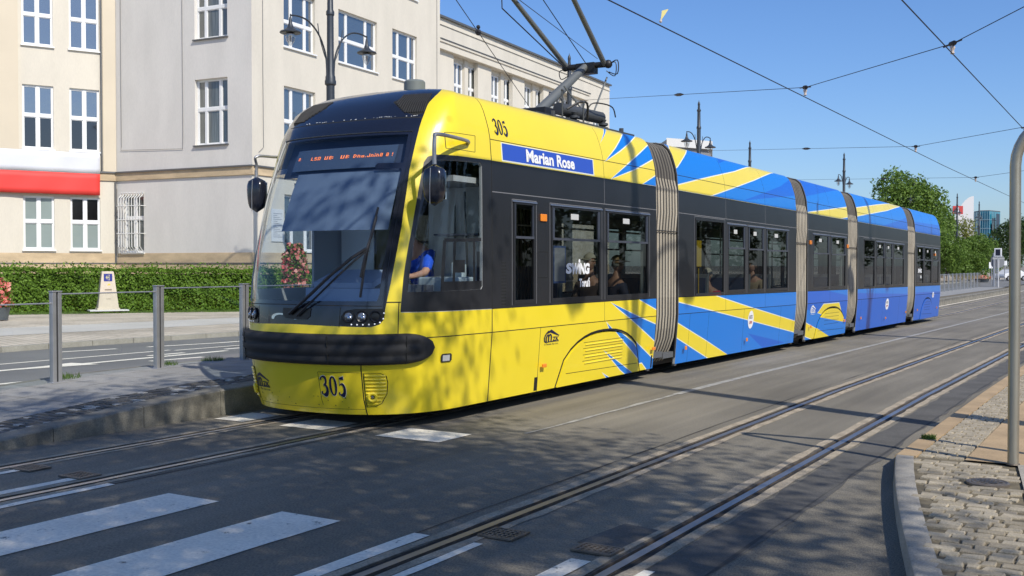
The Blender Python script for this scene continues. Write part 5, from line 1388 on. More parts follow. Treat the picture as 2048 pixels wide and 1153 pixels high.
def leafcloud(name, pts, nrm, size, mats, rnd, parent=None, tonef=None, aspect=.55, align=.5):
    """many small leaf faces at pts"""
    n = len(pts); pts = np.array(pts); rs = np.random.RandomState(rnd.randint(0, 10**6))
    d = rs.normal(size=(n,3)); d /= np.linalg.norm(d, axis=1)[:,None]
    nn = rs.normal(size=(n,3))*(1-align) + np.array(nrm)*align*1.6; nn /= np.linalg.norm(nn, axis=1)[:,None]
    u = np.cross(nn, d); u /= np.linalg.norm(u, axis=1)[:,None]+1e-9; v = np.cross(nn, u)
    sz = size*rs.uniform(.6, 1.35, (n,1))
    A, B, C_, D = pts-u*sz*.5, pts+v*sz*aspect*.5+nn*sz*.08, pts+u*sz*.5, pts-v*sz*aspect*.5+nn*sz*.08
    V = np.stack([A,B,C_,D], 1).reshape(-1,3); me = bpy.data.meshes.new(name)
    me.vertices.add(4*n); me.vertices.foreach_set('co', V.ravel()); me.loops.add(4*n); me.polygons.add(n)
    me.loops.foreach_set('vertex_index', np.arange(4*n, dtype=np.int32)); me.polygons.foreach_set('loop_start', np.arange(0, 4*n, 4, dtype=np.int32)); me.polygons.foreach_set('loop_total', np.full(n, 4, dtype=np.int32))
    me.materials.append(mats); me.update()
    tn = rs.uniform(0, 1, n) if tonef is None else tonef
    at = me.attributes.new('tone', 'FLOAT', 'FACE'); at.data.foreach_set('value', tn.astype(np.float32))
    o = bpy.data.objects.new(name, me); COL.objects.link(o)
    if parent is not None: o.parent = parent; o.matrix_parent_inverse = Matrix.Translation(parent.location).inverted()
    return o
hedge = empty('hedge', (-29.5, 25.5, ZP)); tag(hedge, 'long clipped green hedge along the building\'s foot', 'hedge')
m = MB(); Hh = 1.50
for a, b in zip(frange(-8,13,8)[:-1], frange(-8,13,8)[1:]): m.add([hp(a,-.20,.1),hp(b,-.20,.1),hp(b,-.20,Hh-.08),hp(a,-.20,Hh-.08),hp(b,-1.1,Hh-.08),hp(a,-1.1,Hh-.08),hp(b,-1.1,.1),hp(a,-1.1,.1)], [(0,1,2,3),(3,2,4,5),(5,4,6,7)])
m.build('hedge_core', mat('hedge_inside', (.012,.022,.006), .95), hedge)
pts, nr = [], []; rnd = random.Random(8)
def lump(s, z): return .07*math.sin(s*2.1+z*1.5)+.05*math.sin(s*5.3+1)+.035*math.sin(s*9.7+z*6)+.04*math.sin(z*7+s*1.3)
for i in range(46000):
    s = rnd.uniform(-8, 13)
    if rnd.random() < .74: z = rnd.uniform(.10, Hh+.08); q = .0+lump(s, z)+rnd.uniform(-.08,.05); nv = HN + Vector((0,0,.35))
    else: q = rnd.uniform(-1.1, .05); z = Hh+.03+.05*math.sin(s*3)*.6+rnd.uniform(-.05,.07)+(rnd.random()**8)*.24; nv = Vector((0,0,1))
    pts.append(hp(s, q, z)); nr.append(tuple(nv.normalized()))
leafcloud('hedge_leaves', pts, nr, .10, M_LEAFD, rnd, hedge, align=.42)

# scallop waymarker stone
mk = empty('waymarker_stone', (-30.35, 23.6, ZP)); 
ang = math.atan2(HD.y, HD.x); mk.rotation_euler = (0,0,ang); tag(mk, 'pale stone waymarker obelisk with a blue scallop-shell tile, in front of the hedge', 'waymarker')
m = MB(); w0, w1, h = .33, .19, 1.30; d0, d1 = .26, .16
m.add([(-w0,-d0,.10),(w0,-d0,.10),(w0,d0,.10),(-w0,d0,.10),(-w1,-d1,h),(w1,-d1,h),(w1,d1,h),(-w1,d1,h),(-w1*.9,-d1*.9,h+.03),(w1*.9,-d1*.9,h+.03),(w1*.9,d1*.9,h+.03),(-w1*.9,d1*.9,h+.03)],
      [(0,1,5,4),(1,2,6,5),(2,3,7,6),(3,0,4,7),(4,5,9,8),(5,6,10,9),(6,7,11,10),(7,4,8,11),(8,9,10,11)]); m.box(-.36,.36,-.29,.29,.04,.10)
m.build('stone', mat('pale_sandstone', (.60,.52,.40), .85, var=.06, vscale=6), mk, world=False, bevel=.008)
m = MB(); m.box(-.62,.62,-.5,.45,0,.045); m.build('plinth', mat('white_stone', (.66,.65,.62), .8), mk, world=False, bevel=.01)
def fy(z): return -(d0+(d1-d0)*(z-.10)/(h-.10))
m = MB(); m.add([(-.135,fy(1.0)-.006,1.0),(.135,fy(1.0)-.006,1.0),(.135,fy(1.25)-.006,1.25),(-.135,fy(1.25)-.006,1.25)], [(0,1,2,3)], 0)
for k in range(-4,5):
    a = k*.33; c0 = (.065,1.125); e = (c0[0]-.14*math.cos(a), c0[1]+.10*math.sin(a)); pnn = Vector((-math.sin(a), -math.cos(a)))*.012
    m.add([(c0[0]-.01,fy(1.1)-.012,c0[1]),(e[0]+pnn.x,fy(1.1)-.014,e[1]-pnn.y),(e[0]-pnn.x,fy(1.1)-.014,e[1]+pnn.y)], [(0,1,2),(2,1,0)], 1)
m.build('shell_tile', [mat('tile_blue', (.02,.03,.22), .4), mat('shell_cream', (.65,.6,.35), .6)], mk, world=False)
m = MB(); m.add([(-.05,fy(.9)-.006,.86),(.05,fy(.9)-.006,.86),(.05,fy(.9)-.006,.88),(.09,fy(.9)-.006,.875),(.03,fy(.9)-.006,.93),(.0,fy(.9)-.006,.90)], [(0,1,2,3,4,5)], 0); m.box(-.11,.11,fy(.72)-.012,fy(.72)+.02,.70,.735,1)
m.box(-.07,.07,fy(.42)-.006,fy(.42)+.02,.40,.412,1)
m.build('stone_mark', [mat('yellow_mark', (.7,.55,.08), .6), mat('stone_mark_brown', (.25,.2,.14), .8)], mk, world=False)

# ------------------------------------------------------------------ buildings
def facade(mb, P0, d, L, bands, holes, reveal=.20, mrev=0):
    """wall from P0 along d (outward normal to the right of d); bands = [(z0, z1, mat)], holes = [(s0, s1, z0, z1)]"""
    P0 = Vector((*P0, 0)); d = Vector((*d, 0)).normalized(); n = Vector((d.y, -d.x, 0))
    ss = sorted({0, L} | {h[0] for h in holes} | {h[1] for h in holes}); zz = sorted({b[0] for b in bands} | {b[1] for b in bands} | {h[2] for h in holes} | {h[3] for h in holes})
    ss = [s for s in ss if 0 <= s <= L]
    for a, b in zip(ss[:-1], ss[1:]):
        for c, e in zip(zz[:-1], zz[1:]):
            sm, zm = (a+b)/2, (c+e)/2
            if any(h[0] < sm < h[1] and h[2] < zm < h[3] for h in holes): continue
            bm_ = [x for x in bands if x[0] <= zm <= x[1]]
            if not bm_: continue
            p = [P0+d*a, P0+d*b, P0+d*b, P0+d*a]; mb.add([(p[0].x,p[0].y,c),(p[1].x,p[1].y,c),(p[2].x,p[2].y,e),(p[3].x,p[3].y,e)], [(0,1,2,3)], bm_[0][2])
    for (a, b, c, e) in holes:
        A, B = P0+d*a, P0+d*b; Ai, Bi = A-n*reveal, B-n*reveal
        mb.add([(A.x,A.y,c),(B.x,B.y,c),(B.x,B.y,e),(A.x,A.y,e),(Ai.x,Ai.y,c),(Bi.x,Bi.y,c),(Bi.x,Bi.y,e),(Ai.x,Ai.y,e)], [(0,4,7,3),(1,2,6,5),(3,7,6,2),(0,1,5,4)], mrev)
def window(root, P0, d, h, cols=(.5,.5), tr=.5, gm=M_WGLASS, reveal=.16, fw=.055, sill=True, split=None, gm2=None):
    P0 = Vector((*P0, 0)); d = Vector((*d, 0)).normalized(); n = Vector((d.y, -d.x, 0)); s0, s1, z0, z1 = h
    O = P0+d*s0-n*reveal; W = s1-s0; Z = Vector((0,0,1)); m = MB()
    def bar(a, b, c, e, o0=-.03, o1=.03): m.obox(O+d*a+n*o0+Z*c, d*(b-a), n*(o1-o0), Z*(e-c))
    bar(0, W, z0, z0+fw); bar(0, W, z1-fw, z1); bar(0, fw, z0+fw, z1-fw); bar(W-fw, W, z0+fw, z1-fw)
    x = 0; xs = [0]
    for c in cols: x += c*W; xs.append(x)
    zt = z0+(z1-z0)*tr
    bar(fw, W-fw, zt-.07, zt+.05, -.02, .045)
    for x in xs[1:-1]: bar(x-.055, x+.055, z0+fw, zt-.07, -.02, .04); bar(x-.055, x+.055, zt+.05, z1-fw, -.02, .04)
    for a, b in zip(xs[:-1], xs[1:]):       # sashes
        for c, e in ((z0+fw, zt-.07), (zt+.05, z1-fw)):
            a0 = a+.055; b0 = b-.055
            bar(a0, a0+.028, c, e, -.015, .02); bar(b0-.028, b0, c, e, -.015, .02); bar(a0+.028, b0-.028, c, c+.03, -.015, .02); bar(a0+.028, b0-.028, e-.03, e, -.015, .02)
    f = m.build('window', M_WHITE, root)
    m = MB()
    def pane(a, b, c, e, mi, o=-.005): A, B = O+d*a+n*o, O+d*b+n*o; m.add([(A.x,A.y,c),(B.x,B.y,c),(B.x,B.y,e),(A.x,A.y,e)], [(0,1,2,3)], mi)
    pane(.01, W-.01, z0+.01, zt, 0); pane(.01, W-.01, zt, z1-.01, 1 if gm2 else 0)
    m.build('pane', [gm, gm2 or gm], f)
    if sill:
        m = MB(); m.obox(O+d*(-.05)+n*(.02)+Z*(z0-.06), d*(W+.1), n*(reveal+.06), Z*.05); m.build('sill', M_WHITE if sill == 1 else M_ZINC, f)
    return f
Cc = Vector((-29.0, 29.0)); A_ = (-.0785, .9969); Br = (.9969, .0785)
Bend = (-35.988, 28.450); LWd = (.4337, .9011)
bld = empty('office_building', (-29, 29, 0)); tag(bld, 'large cream rendered office building with white windows, grey-shaded corner block and long lower wing', 'building')
TAN = mat('tan_pilaster_render', (.62,.54,.41), .9, var=.04, vscale=.6)
bands = [(-.5, 1.72, 1), (1.72, 2.12, 1), (2.12, 5.02, 0), (5.02, 5.32, 1), (5.32, 20, 0)]
m = MB()
RZ = [(2.2,4.4),(6.15,8.62),(10.15,12.35),(14.05,16.3)]
HA = [(a, b, c, e) for (a, b) in ((1.87,3.85),(5.43,8.30),(9.52,11.62)) for (c, e) in RZ]
facade(m, (-29,29), A_, 13.73, bands, HA)
HB = [(4.21, 5.84, c, e) for c, e in ((6.25,8.76),(10.30,12.45),(14.2,16.4))] + [(.38, 1.50, 2.14, 4.45)]
facade(m, Bend, Br, 7.01, [(a, b, c if c else 2) for a, b, c in bands], HB, .22, 2)
LWL = 16.0; P_lw = (Bend[0]-LWd[0]*LWL, Bend[1]-LWd[1]*LWL)
HL = []
for s in (.62, 2.33, 5.2, 6.9, 9.5, 11.2):
    for c, e in ((2.25,4.34),(6.16,8.62),(10.16,12.4),(14.1,16.3)): HL.append((LWL-s-1.12, LWL-s, c, e))
facade(m, P_lw, LWd, LWL, bands, HL, .16)
# roof slabs, backs
m.prism([(-29,29),(-29-.0785*13.73, 29+13.69),(-48,42),(-48,20),P_lw,Bend], 20, 20.5, 0)
m.add([(-30.08,42.69,0),(-48,42,0),(-48,42,20),(-30.08,42.69,20)], [(0,1,2,3)], 0)
mat_b = [M_PLASTER, M_SAND, M_PLASTER_SHADE, TAN]
m.build('wall', mat_b, bld)
# trim: ledges, pilasters
m = MB()
def trim(P0, d, a, b, z0, z1, out, mi, inn=0.0):
    P0 = Vector((*P0,0)); d = Vector((*d,0)).normalized(); n = Vector((d.y,-d.x,0)); m.obox(P0+d*a+n*inn+Vector((0,0,z0)), d*(b-a), n*(out-inn), Vector((0,0,z1-z0)), mi)
for P0, d, L in (((-29,29),A_,13.73), (Bend,Br,7.01), (P_lw,LWd,LWL)):
    e = .07 if d is Br else 0
    trim(P0, d, .0, L+e, 5.33, 5.39, .12, 1, .003); trim(P0, d, .0, L+e, 5.03, 5.33, .06, 0, .003); trim(P0, d, .0, L+e, 1.74, 2.10, .03, 0, .003); trim(P0, d, .0, L+e, -.2, 1.70, .06, 0, .003); trim(P0, d, 0, L+e, 1.70, 1.74, .085, 1, .003)
trim(P_lw, LWd, LWL-4.4, LWL-3.6, 5.4, 19, .10, 2, .003); trim(P_lw, LWd, LWL-.50, LWL-.003, 5.4, 19, .05, 2, .003)
trim(P_lw, LWd, LWL-9.2, LWL-8.4, 5.4, 19, .10, 2, .003)
m.build('stone_trim', [M_SAND, M_ZINC, TAN], bld)
m = MB()
for P0, d, s, z0, z1 in ((P_lw,LWd,LWL-.56,5.4,19),(Bend,Br,.03,1.7,5.0)):
    p = Vector((*P0,0))+Vector((*d,0)).normalized()*s; n = Vector((d[1],-d[0],0)); m.tube([p+n*.07+Vector((0,0,z0)), p+n*.07+Vector((0,0,z1))], .035, 8)
m.build('downpipe', M_ZINC, bld)
DW = mat('dull_wire_grey', (.25,.24,.22), .6, .3)
def cond(P0, d, pts, r=.010):
    P0 = Vector((*P0,0)); d = Vector((*d,0)).normalized(); n = Vector((d.y,-d.x,0)); q = MB(); q.tube([P0+d*s+n*.03+Vector((0,0,z)) for s, z in pts], r, 5); q.build('lightning_conductor', DW, bld)
cond(Bend, Br, [(.35,19),(.33,9),(.34,6.4),(.30,6.25),(3.6,6.15),(3.62,6.6),(3.6,19)], .009); cond(Bend, Br, [(.05,1.8),(.06,4.7),(-.0,4.8)], .02)
cond((-29,29), A_, [(.62,19),(.60,9),(.62,6.1),(.35,5.9)], .010); cond((-29,29), A_, [(13.4,19),(13.4,5)], .010)
for h in HA:
    if h[2] > 14.1: continue
    w = (.30,.44,.26) if h[1]-h[0] < 2.5 else (.25,.5,.25); window(bld, (-29,29), A_, h, w, .46, M_WGLASS)
for h in HB[:3]: window(bld, Bend, Br, h, (.27,.44,.29), .55, M_WGLASS_C, .18, sill=2)
window(bld, Bend, Br, HB[3], (.5,.5), .6, M_WGLASS_C, .15)
BLIND_D = mat('glass_dark_room', (.012,.014,.016), .05, spec=.8, coat=.5)
for h in HL:
    s = LWL-h[1]; g, g2 = M_WGLASS, None
    if h[2] < 3: g, g2 = M_WGLASS_B, (M_DARKROOM if s < 1 else M_WGLASS_B)
    elif h[2] < 7: g, g2 = BLIND_D, M_WGLASS
    window(bld, P_lw, LWd, h, (.5,.5), .53, g, .10, gm2=g2)
m = MB()   # barred window grille
P0 = Vector((*Bend,0)); d = Vector((*Br,0)).normalized(); n = Vector((d.y,-d.x,0))
def gp(s, o, z): return P0+d*s+n*o+Vector((0,0,z))
for k in range(9):
    s = .36+.145*k; m.tube([gp(s,.06,4.55), gp(s,.10,4.42), gp(s,.24,4.30), gp(s,.24,2.38), gp(s,.10,2.22), gp(s,.06,2.10)], .016, 5)
for z in (4.52,4.0,3.45,2.9,2.13): m.tube([gp(.28,.10 if z > 4.3 or z < 2.3 else .25,z), gp(1.62,.10 if z > 4.3 or z < 2.3 else .25,z)], .016, 5)
for s in (.30,1.60):
    for z in (4.0,2.9): m.tube([gp(s,.0,z), gp(s,.25,z)], .014, 5)
m.build('window_grille', mat('white_iron', (.74,.73,.69), .6), bld)
m = MB(); P0 = Vector((-29,29,0)); d = Vector((*A_,0)); n = Vector((d.y,-d.x,0))
m.obox(P0+d*1.05+n*.005+Vector((0,0,2.55)), d*.72, n*.03, Vector((0,0,1.25)), 0)
for k in range(13): m.obox(P0+d*1.16+n*.036+Vector((0,0,2.72+k*.075)), d*(.5-.13*(k%3)), n*.002, Vector((0,0,.018)), 1)
m.build('wall_notice', [mat('notice_board_white', (.68,.68,.66), .5), mat('notice_print_grey', (.22,.22,.24), .7)], bld)
# the lower wing
W0 = Vector((-29,29,0))+d*13.73-n*.5; dd = A_; wl_ = 23.6
m = MB(); Hw = []
bays = [15.95-13.73+4.05*k for k in range(4)]
for b in bays:
    for c, e in ((10.0,12.0),(6.1,8.6),(2.2,4.4)): Hw += [(b+.03, b+.92, c, e), (b+1.38, b+2.45, c, e)]
for c, e in ((9.6,11.7),(6.1,8.6)): Hw.append((20.7, 21.9, c, e))
facade(m, (W0.x, W0.y), dd, wl_, [(-1,1.72,1),(1.72,13.95,0)], Hw, .12)
E0 = W0+d*wl_; m.add([(E0.x,E0.y,-1),(E0.x-14,E0.y-1.1,-1),(E0.x-14,E0.y-1.1,13.95),(E0.x,E0.y,13.95)], [(0,1,2,3)], 0)
m.add([(W0.x,W0.y,13.95),(E0.x,E0.y,13.95),(E0.x-14,E0.y-1,13.95),(W0.x-14,W0.y-1,13.95)], [(0,1,2,3)], 0)
m.build('wing_wall', [M_PLASTER, M_SAND], bld)
m = MB()
def trimw(a, b, z0, z1, out, mi, inn=.003): m.obox(W0+d*a+n*inn+Vector((0,0,z0)), d*(b-a), n*(out-inn), Vector((0,0,z1-z0)), mi)
trimw(0, wl_+.1, 13.95, 14.05, .14, 1, -.3); trimw(0, wl_, 13.60, 13.66, .05, 0); trimw(0, 19.0, 12.58, 12.70, .52, 0); trimw(0, 19.0, 12.70, 12.74, .56, 1); trimw(0, 18.9, 12.25, 12.58, .46, 0)
for k in range(5):
    b = 13.95-13.73+.05+4.05*k; trimw(max(b-.0,.0), b+1.5, 1.7, 12.25, .24, 2)
for k in range(4): trimw(bays[k]+.96, bays[k]+1.34, 1.7, 12.25, .08, 2)
m.build('wing_trim', [M_PLASTER, M_ZINC, M_PLASTER], bld)
for h in Hw:
    if h[2] < 3: continue
    window(bld, (W0.x, W0.y), dd, h, (.45,.55), .42, M_WGLASS_C if int(h[0]*10) % 2 else M_WGLASS, .09, .06)

# the red and white banner on the wall
bn = empty('banner', (P_lw[0]+LWd[0]*9, P_lw[1]+LWd[1]*9, 4.4)); tag(bn, 'long white and red cloth banner stretched on the cream wall above the ground-floor windows', 'banner')
nL = Vector((LWd[1], -LWd[0], 0)); dL = Vector((*LWd,0)); PL0 = Vector((*P_lw,0))
for nm, z0, z1, mt in (('white_half', 5.27, 6.08, M_FLAGW), ('red_half', 4.42, 5.27, M_FLAGR)):
    m = MB(); k = 60; vs = []; fs = []
    for i in range(k+1):
        s = 4+(LWL-.66-4)*i/k
        for j in range(5):
            z = z0+(z1-z0)*j/4; o = .20+.02*math.sin(s*1.7+z)+.014*math.sin(s*4.1-z*3)
            p = PL0+dL*s+nL*o; vs.append((p.x,p.y,z))
    for i in range(k):
        for j in range(4): fs.append((i*5+j,(i+1)*5+j,(i+1)*5+j+1,i*5+j+1))
    m.add(vs, fs); o = m.build(nm, mt, bn, smooth=True); o.modifiers.new('cloth', 'SOLIDIFY').thickness = .01

# flat-roofed grey building behind the tram
def simple_block(name, label, cat, corner, dirv, L, D, z0, z1, mts):
    r = empty(name, (corner[0], corner[1], 0)); tag(r, label, cat); return r
gb = empty('flat_roofed_building', (-32, 74, 0)); tag(gb, 'low grey flat-roofed building with a white roof edge, showing above the tram\'s first bellows', 'building')
def atz(px, Z): p = ray(px, 532, Z); return (p.x, p.y)
fA, fB, fC, fD = atz(1334,110), atz(1421,113), atz(1421,135), atz(1292,122)
gb.location = (fA[0], fA[1], 0)
m = MB(); m.prism([fA, fB, fC, fD], -1, 13.9); m.build('wall', [mat('grey_render', (.20,.20,.205), .85)], gb)
gA, gB, gC, gD = atz(1332,109.6), atz(1424,112.6), atz(1424,136), atz(1332,136)
m = MB(); m.prism([gA, gB, gC, gD], 13.9, 14.75); m.build('roof_edge', mat('white_fascia', (.60,.59,.56), .8), gb)
m = MB(); m.prism([atz(1294,121.5), atz(1332.6,109.3), atz(1334,112), atz(1296,124)], 6, 14.55); m.prism([atz(1312,116), atz(1398,114), atz(1398,130), atz(1320,130)], 14.75, 14.95); m.build('end_panel', mat('beige_metal', (.40,.38,.33), .7), gb)
m = MB()
for k in range(3): a_, b_ = Vector((*atz(1345+26*k,110.1),0)), Vector((*atz(1360+26*k,110.6),0)); m.obox(a_+Vector((0,0,7)), b_-a_, Vector((0,-.1,0)), Vector((0,0,1.8)))
m.build('window_band', M_WGLASS, gb)

# far white curved wall and teal glass block
def far(px, Z):
    p = ray(px, 532, Z); return Vector((p.x, p.y, 0))
a, b, c, e = far(1903, 430), far(1946.5, 430), far(1946.5, 452), far(1903, 452)
wb = empty('white_tower_block', tuple((a+c)/2)); tag(wb, 'far white building whose wall top sweeps up in a curve above the trees', 'building')
m = MB(); n_ = 10; vs = []
for i in range(n_+1):
    t = i/n_; h = 17.5+12.2*math.sin(t*math.pi/2)**.75; p = a.lerp(b, t); q = e.lerp(c, t); vs += [(p.x,p.y,-1),(p.x,p.y,h),(q.x,q.y,h),(q.x,q.y,-1)]
fs = []
for i in range(n_): k = 4*i; fs += [(k,k+4,k+5,k+1),(k+1,k+5,k+6,k+2),(k+2,k+6,k+7,k+3)]
fs += [(0,1,2,3),(4*n_+3,4*n_+2,4*n_+1,4*n_)]
m.add(vs, fs); m.build('wall', mat('far_white_wall', (.62,.61,.60), .8), wb)
m = MB(); a2, b2 = far(1904,426), far(1924,426); m.obox(a2+Vector((0,0,22.2)), b2-a2, Vector((0,0,1)).cross(b2-a2).normalized()*-.5, Vector((0,0,3.3))); m.build('red_sign_band', mat('red_band', (.50,.05,.04), .5), wb)
m = MB(); a2, b2 = far(1911,425), far(1916,425); m.obox(a2+Vector((0,0,23)), b2-a2, Vector((0,0,1)).cross(b2-a2).normalized()*-.3, Vector((0,0,1.8))); m.build('sign_emblem', WHT, wb)
tb_pts = [far(1947,480), far(1960,470), far(1978,468), far(1999.5,476)]
tb = empty('glass_office_block', tuple(far(1972,480))); tag(tb, 'far teal glass office block with a gently curved front', 'building')
m = MB(); TEAL = mat('teal_curtain_wall', (.02,.19,.27), .12, spec=.8, coat=.6, var=.18, vscale=.12); rows = 7
bk = [far(1999.5,500), far(1947,500)]
for i in range(3):
    p, q = tb_pts[i], tb_pts[i+1]
    for r in range(rows): z0, z1 = -1+3.8*r, -1+3.8*(r+1)-.0; m.add([(p.x,p.y,z0),(q.x,q.y,z0),(q.x,q.y,z1),(p.x,p.y,z1)], [(0,1,2,3)])
m.add([tuple(tb_pts[3])[:2]+(-1,), tuple(bk[0])[:2]+(-1,), tuple(bk[0])[:2]+(25.6,), tuple(tb_pts[3])[:2]+(25.6,)], [(0,1,2,3)])
m.build('curtain_wall', TEAL, tb)
m = MB(); m.prism([tuple(p)[:2] for p in tb_pts+bk], 25.55, 26.0); m.build('roof', mat('dark_coping', (.10,.11,.12), .7), tb)
m = MB()
for r in range(1, rows):
    for i in range(3): m.tube([tb_pts[i]+Vector((0,-.2,-1+3.8*r)), tb_pts[i+1]+Vector((0,-.2,-1+3.8*r))], .13, 4)
for i in range(3):
    for t in (0,.25,.5,.75):
        p = tb_pts[i].lerp(tb_pts[i+1], t); m.tube([p+Vector((0,-.2,-1)), p+Vector((0,-.2,25.5))], .09, 4)
m.build('mullion', mat('pale_mullion', (.22,.33,.38), .5), tb)
m = MB()
for (pa, pb, z0, z1) in ((1984,1988,16,20.5),(1984,1988,9,14.5),(1992,1999,14,24.5),(1990,1999,4,12.5)):
    p, q = far(pa,469), far(pb,472); m.add([(p.x,p.y-1,z0),(q.x,q.y-1,z0),(q.x,q.y-1,z1),(p.x,p.y-1,z1)], [(0,1,2,3)])
m.build('dark_pane', mat('dark_pane', (.01,.02,.05), .1), tb)

# ------------------------------------------------------------------ trees
def tree(name, x, y, h, rx, label, n=5000, leaf=.3, z0=.18, blobs=9, mt=M_LEAF, seed=1, group=None, zb=None, trunk_r=.2, lean=(0,0), ry=None, flat=.0, tx=None):
    rnd = random.Random(seed); base = gz(y) if zb is None else zb
    r = empty(name, (x, y, base)); tag(r, label, 'tree', group)
    ry = ry or rx; cz = h*(z0+(1-z0)/2); hz = h*(1-z0)/2
    B = []
    for i in range(blobs):
        u = rnd.uniform(-1, 1); a = rnd.uniform(0, 6.28); rad = math.sqrt(max(0, 1-u*u))*(.62 if not flat else .75)
        rad *= rnd.uniform(.6, 1.05); s = rnd.uniform(.34,.52)
        B.append((Vector((x+lean[0]+rx*rad*math.cos(a), y+lean[1]+ry*rad*math.sin(a), base+cz+hz*u*.66)), s))
    B.append((Vector((x+lean[0], y+lean[1], base+cz)), .6))
    pts, nr, tn = [], [], []
    for i in range(n):
        c, s = rnd.choice(B); v = Vector((rnd.gauss(0,1), rnd.gauss(0,1), rnd.gauss(0,1))).normalized(); q = rnd.uniform(.55,1.0)**.5*rnd.uniform(.82,1.10)
        w = 1+.16*math.sin(v.x*7+c.x*3)*math.sin(v.y*6+c.y)*math.sin(v.z*7+c.z*2)
        p = c+Vector((v.x*rx*s*q*w, v.y*ry*s*q*w, v.z*hz*s*1.05*q*w))
        if p.z < base+h*z0*.8: continue
        pts.append(tuple(p)); nr.append((v.x, v.y, v.z+.35)); tn.append(min(1, max(0, rnd.gauss(.42,.28))))
    m = MB(); tx_, ty_ = tx or (x, y); top = Vector((x+lean[0]*.8, y+lean[1]*.8, base+cz+hz*.4))
    P = [Vector((tx_, ty_, base-.1)), Vector((tx_, ty_, base+h*z0*.7)), Vector((tx_, ty_, base+h*z0)).lerp(top, .35), top]
    m.tube(smooth_path(P, 4), [trunk_r*1.25]+[trunk_r*(1-.75*i/12) for i in range(12)], 9)
    m.build('trunk', M_BARK, r, smooth=True)
    for i in range(min(7, len(B)-1)):
        c = B[i][0]; st = P[1].lerp(top, rnd.uniform(.1,.6)); m = MB(); mid = st.lerp(c, .5)+Vector((0,0,-.04*h)); m.tube(smooth_path([st, mid, c], 4), [trunk_r*.5*(1-.8*k/8) for k in range(9)], 6); m.build('limb', M_BARK, r, smooth=True)
    leafcloud('crown', pts, nr, leaf, mt, rnd, r, tonef=np.array(tn), align=.35)
    return r
def at(px, Z): p = ray(px, 532, Z); return p.x, p.y
x, y = at(1808, 118); tree('broadleaf_tree', x, y, 12.9, 5.0, 'tall broad green tree rising over the tram\'s tail', 16000, .34, .10, 16, M_LEAF, 5, ry=5)
x, y = at(1782, 105); tree('broadleaf_tree', x, y, 8.6, 2.9, 'smaller yellowish-green tree in front of the tall one, just above the tram roof', 5000, .30, .12, 9, M_LEAFY, 8)
x, y = at(1862, 125); tree('broadleaf_tree', x, y, 9.6, 3.2, 'green tree on the right flank of the tall tree', 6500, .32, .10, 10, M_LEAF, 12)
x, y = at(1884, 150); tree('broadleaf_tree', x, y, 10.2, 3.2, 'green tree in front of the red-roofed part left of the white curved building', 5200, .36, .08, 10, M_LEAF, 13)
x, y = at(1925, 185); tree('broadleaf_tree', x, y, 10.2, 3.2, 'loose pale-green tree in front of the white curved building', 1500, .36, .15, 10, M_LEAFY, 15)
for i, (px, Z, hh, rr, l) in enumerate(((1893,112,5.2,1.9,'first and nearest of the clipped trees behind the far barrier run'),(1915,116,5.0,1.8,'second of the clipped trees, left of the bare mast by the teal block'),(1938,121,5.2,1.8,'third of the clipped trees'),(1960,128,5.7,1.9,'fourth of the clipped trees, behind the mast by the teal block'),(1982,136,5.6,1.8,'last of the clipped trees, left of the solar-topped sign'))):
    x, y = at(px, Z); tree('clipped_tree', x, y, hh, rr, l, 5200, .22, .08, 9, M_LEAF, 30+i, 'clipped trees along the far carriageway', trunk_r=.1, flat=1)
for i, (px, Z, hh, rr, l) in enumerate(((1958,215,8.2,2.4,'green tree beneath the teal glass block'),(1990,230,9.2,4.2,'dark tree left of the bent tube post, below the glass block'),(2022,205,10.4,4.4,'tree behind the bent tube post'),(2052,190,11.0,4.8,'dark tree at the right edge of the picture'),(2095,160,9.5,5,'dark tree just right of the picture edge'))):
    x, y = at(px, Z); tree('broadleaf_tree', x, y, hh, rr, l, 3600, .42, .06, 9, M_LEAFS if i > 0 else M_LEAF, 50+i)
# street trees on the viewer's side: their shade falls over the crossing and the tram's front
tree('street_tree', 1.9, 1.7, 10.6, 6.2, 'street tree on the near pavement whose shade covers the crosswalk', 44000, .125, .55, 26, M_LEAF, 71, lean=(0,0), ry=5.5, tx=(6.5,-1.0), trunk_r=.28)
tree('street_tree', 9.0, -3.5, 10.8, 4.6, 'street tree standing behind the first one on the near pavement', 9000, .28, .50, 12, M_LEAF, 72, ry=4.6, trunk_r=.28)
tree('street_tree', 4.0, -9.5, 11, 5.0, 'street tree well behind the viewer', 7000, .32, .45, 12, M_LEAF, 73, trunk_r=.28)
for i, (x, y) in enumerate(((13.5,8),(14.5,16),(13.5,25),(14.5,34),(14,44),(15,56),(14,70),(14,90),(15,115),(14,145),(15,180))):
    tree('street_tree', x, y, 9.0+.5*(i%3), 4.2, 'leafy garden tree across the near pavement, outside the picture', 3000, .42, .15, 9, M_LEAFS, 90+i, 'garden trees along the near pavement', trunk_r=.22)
m = MB(); m.box(9.0, 9.6, 2, 75, -.1, 1.6); tag(m.build('garden_wall', mat('old_garden_wall', (.25,.22,.18), .9, var=.2, vscale=1)), 'low garden wall behind the near pavement', 'wall')

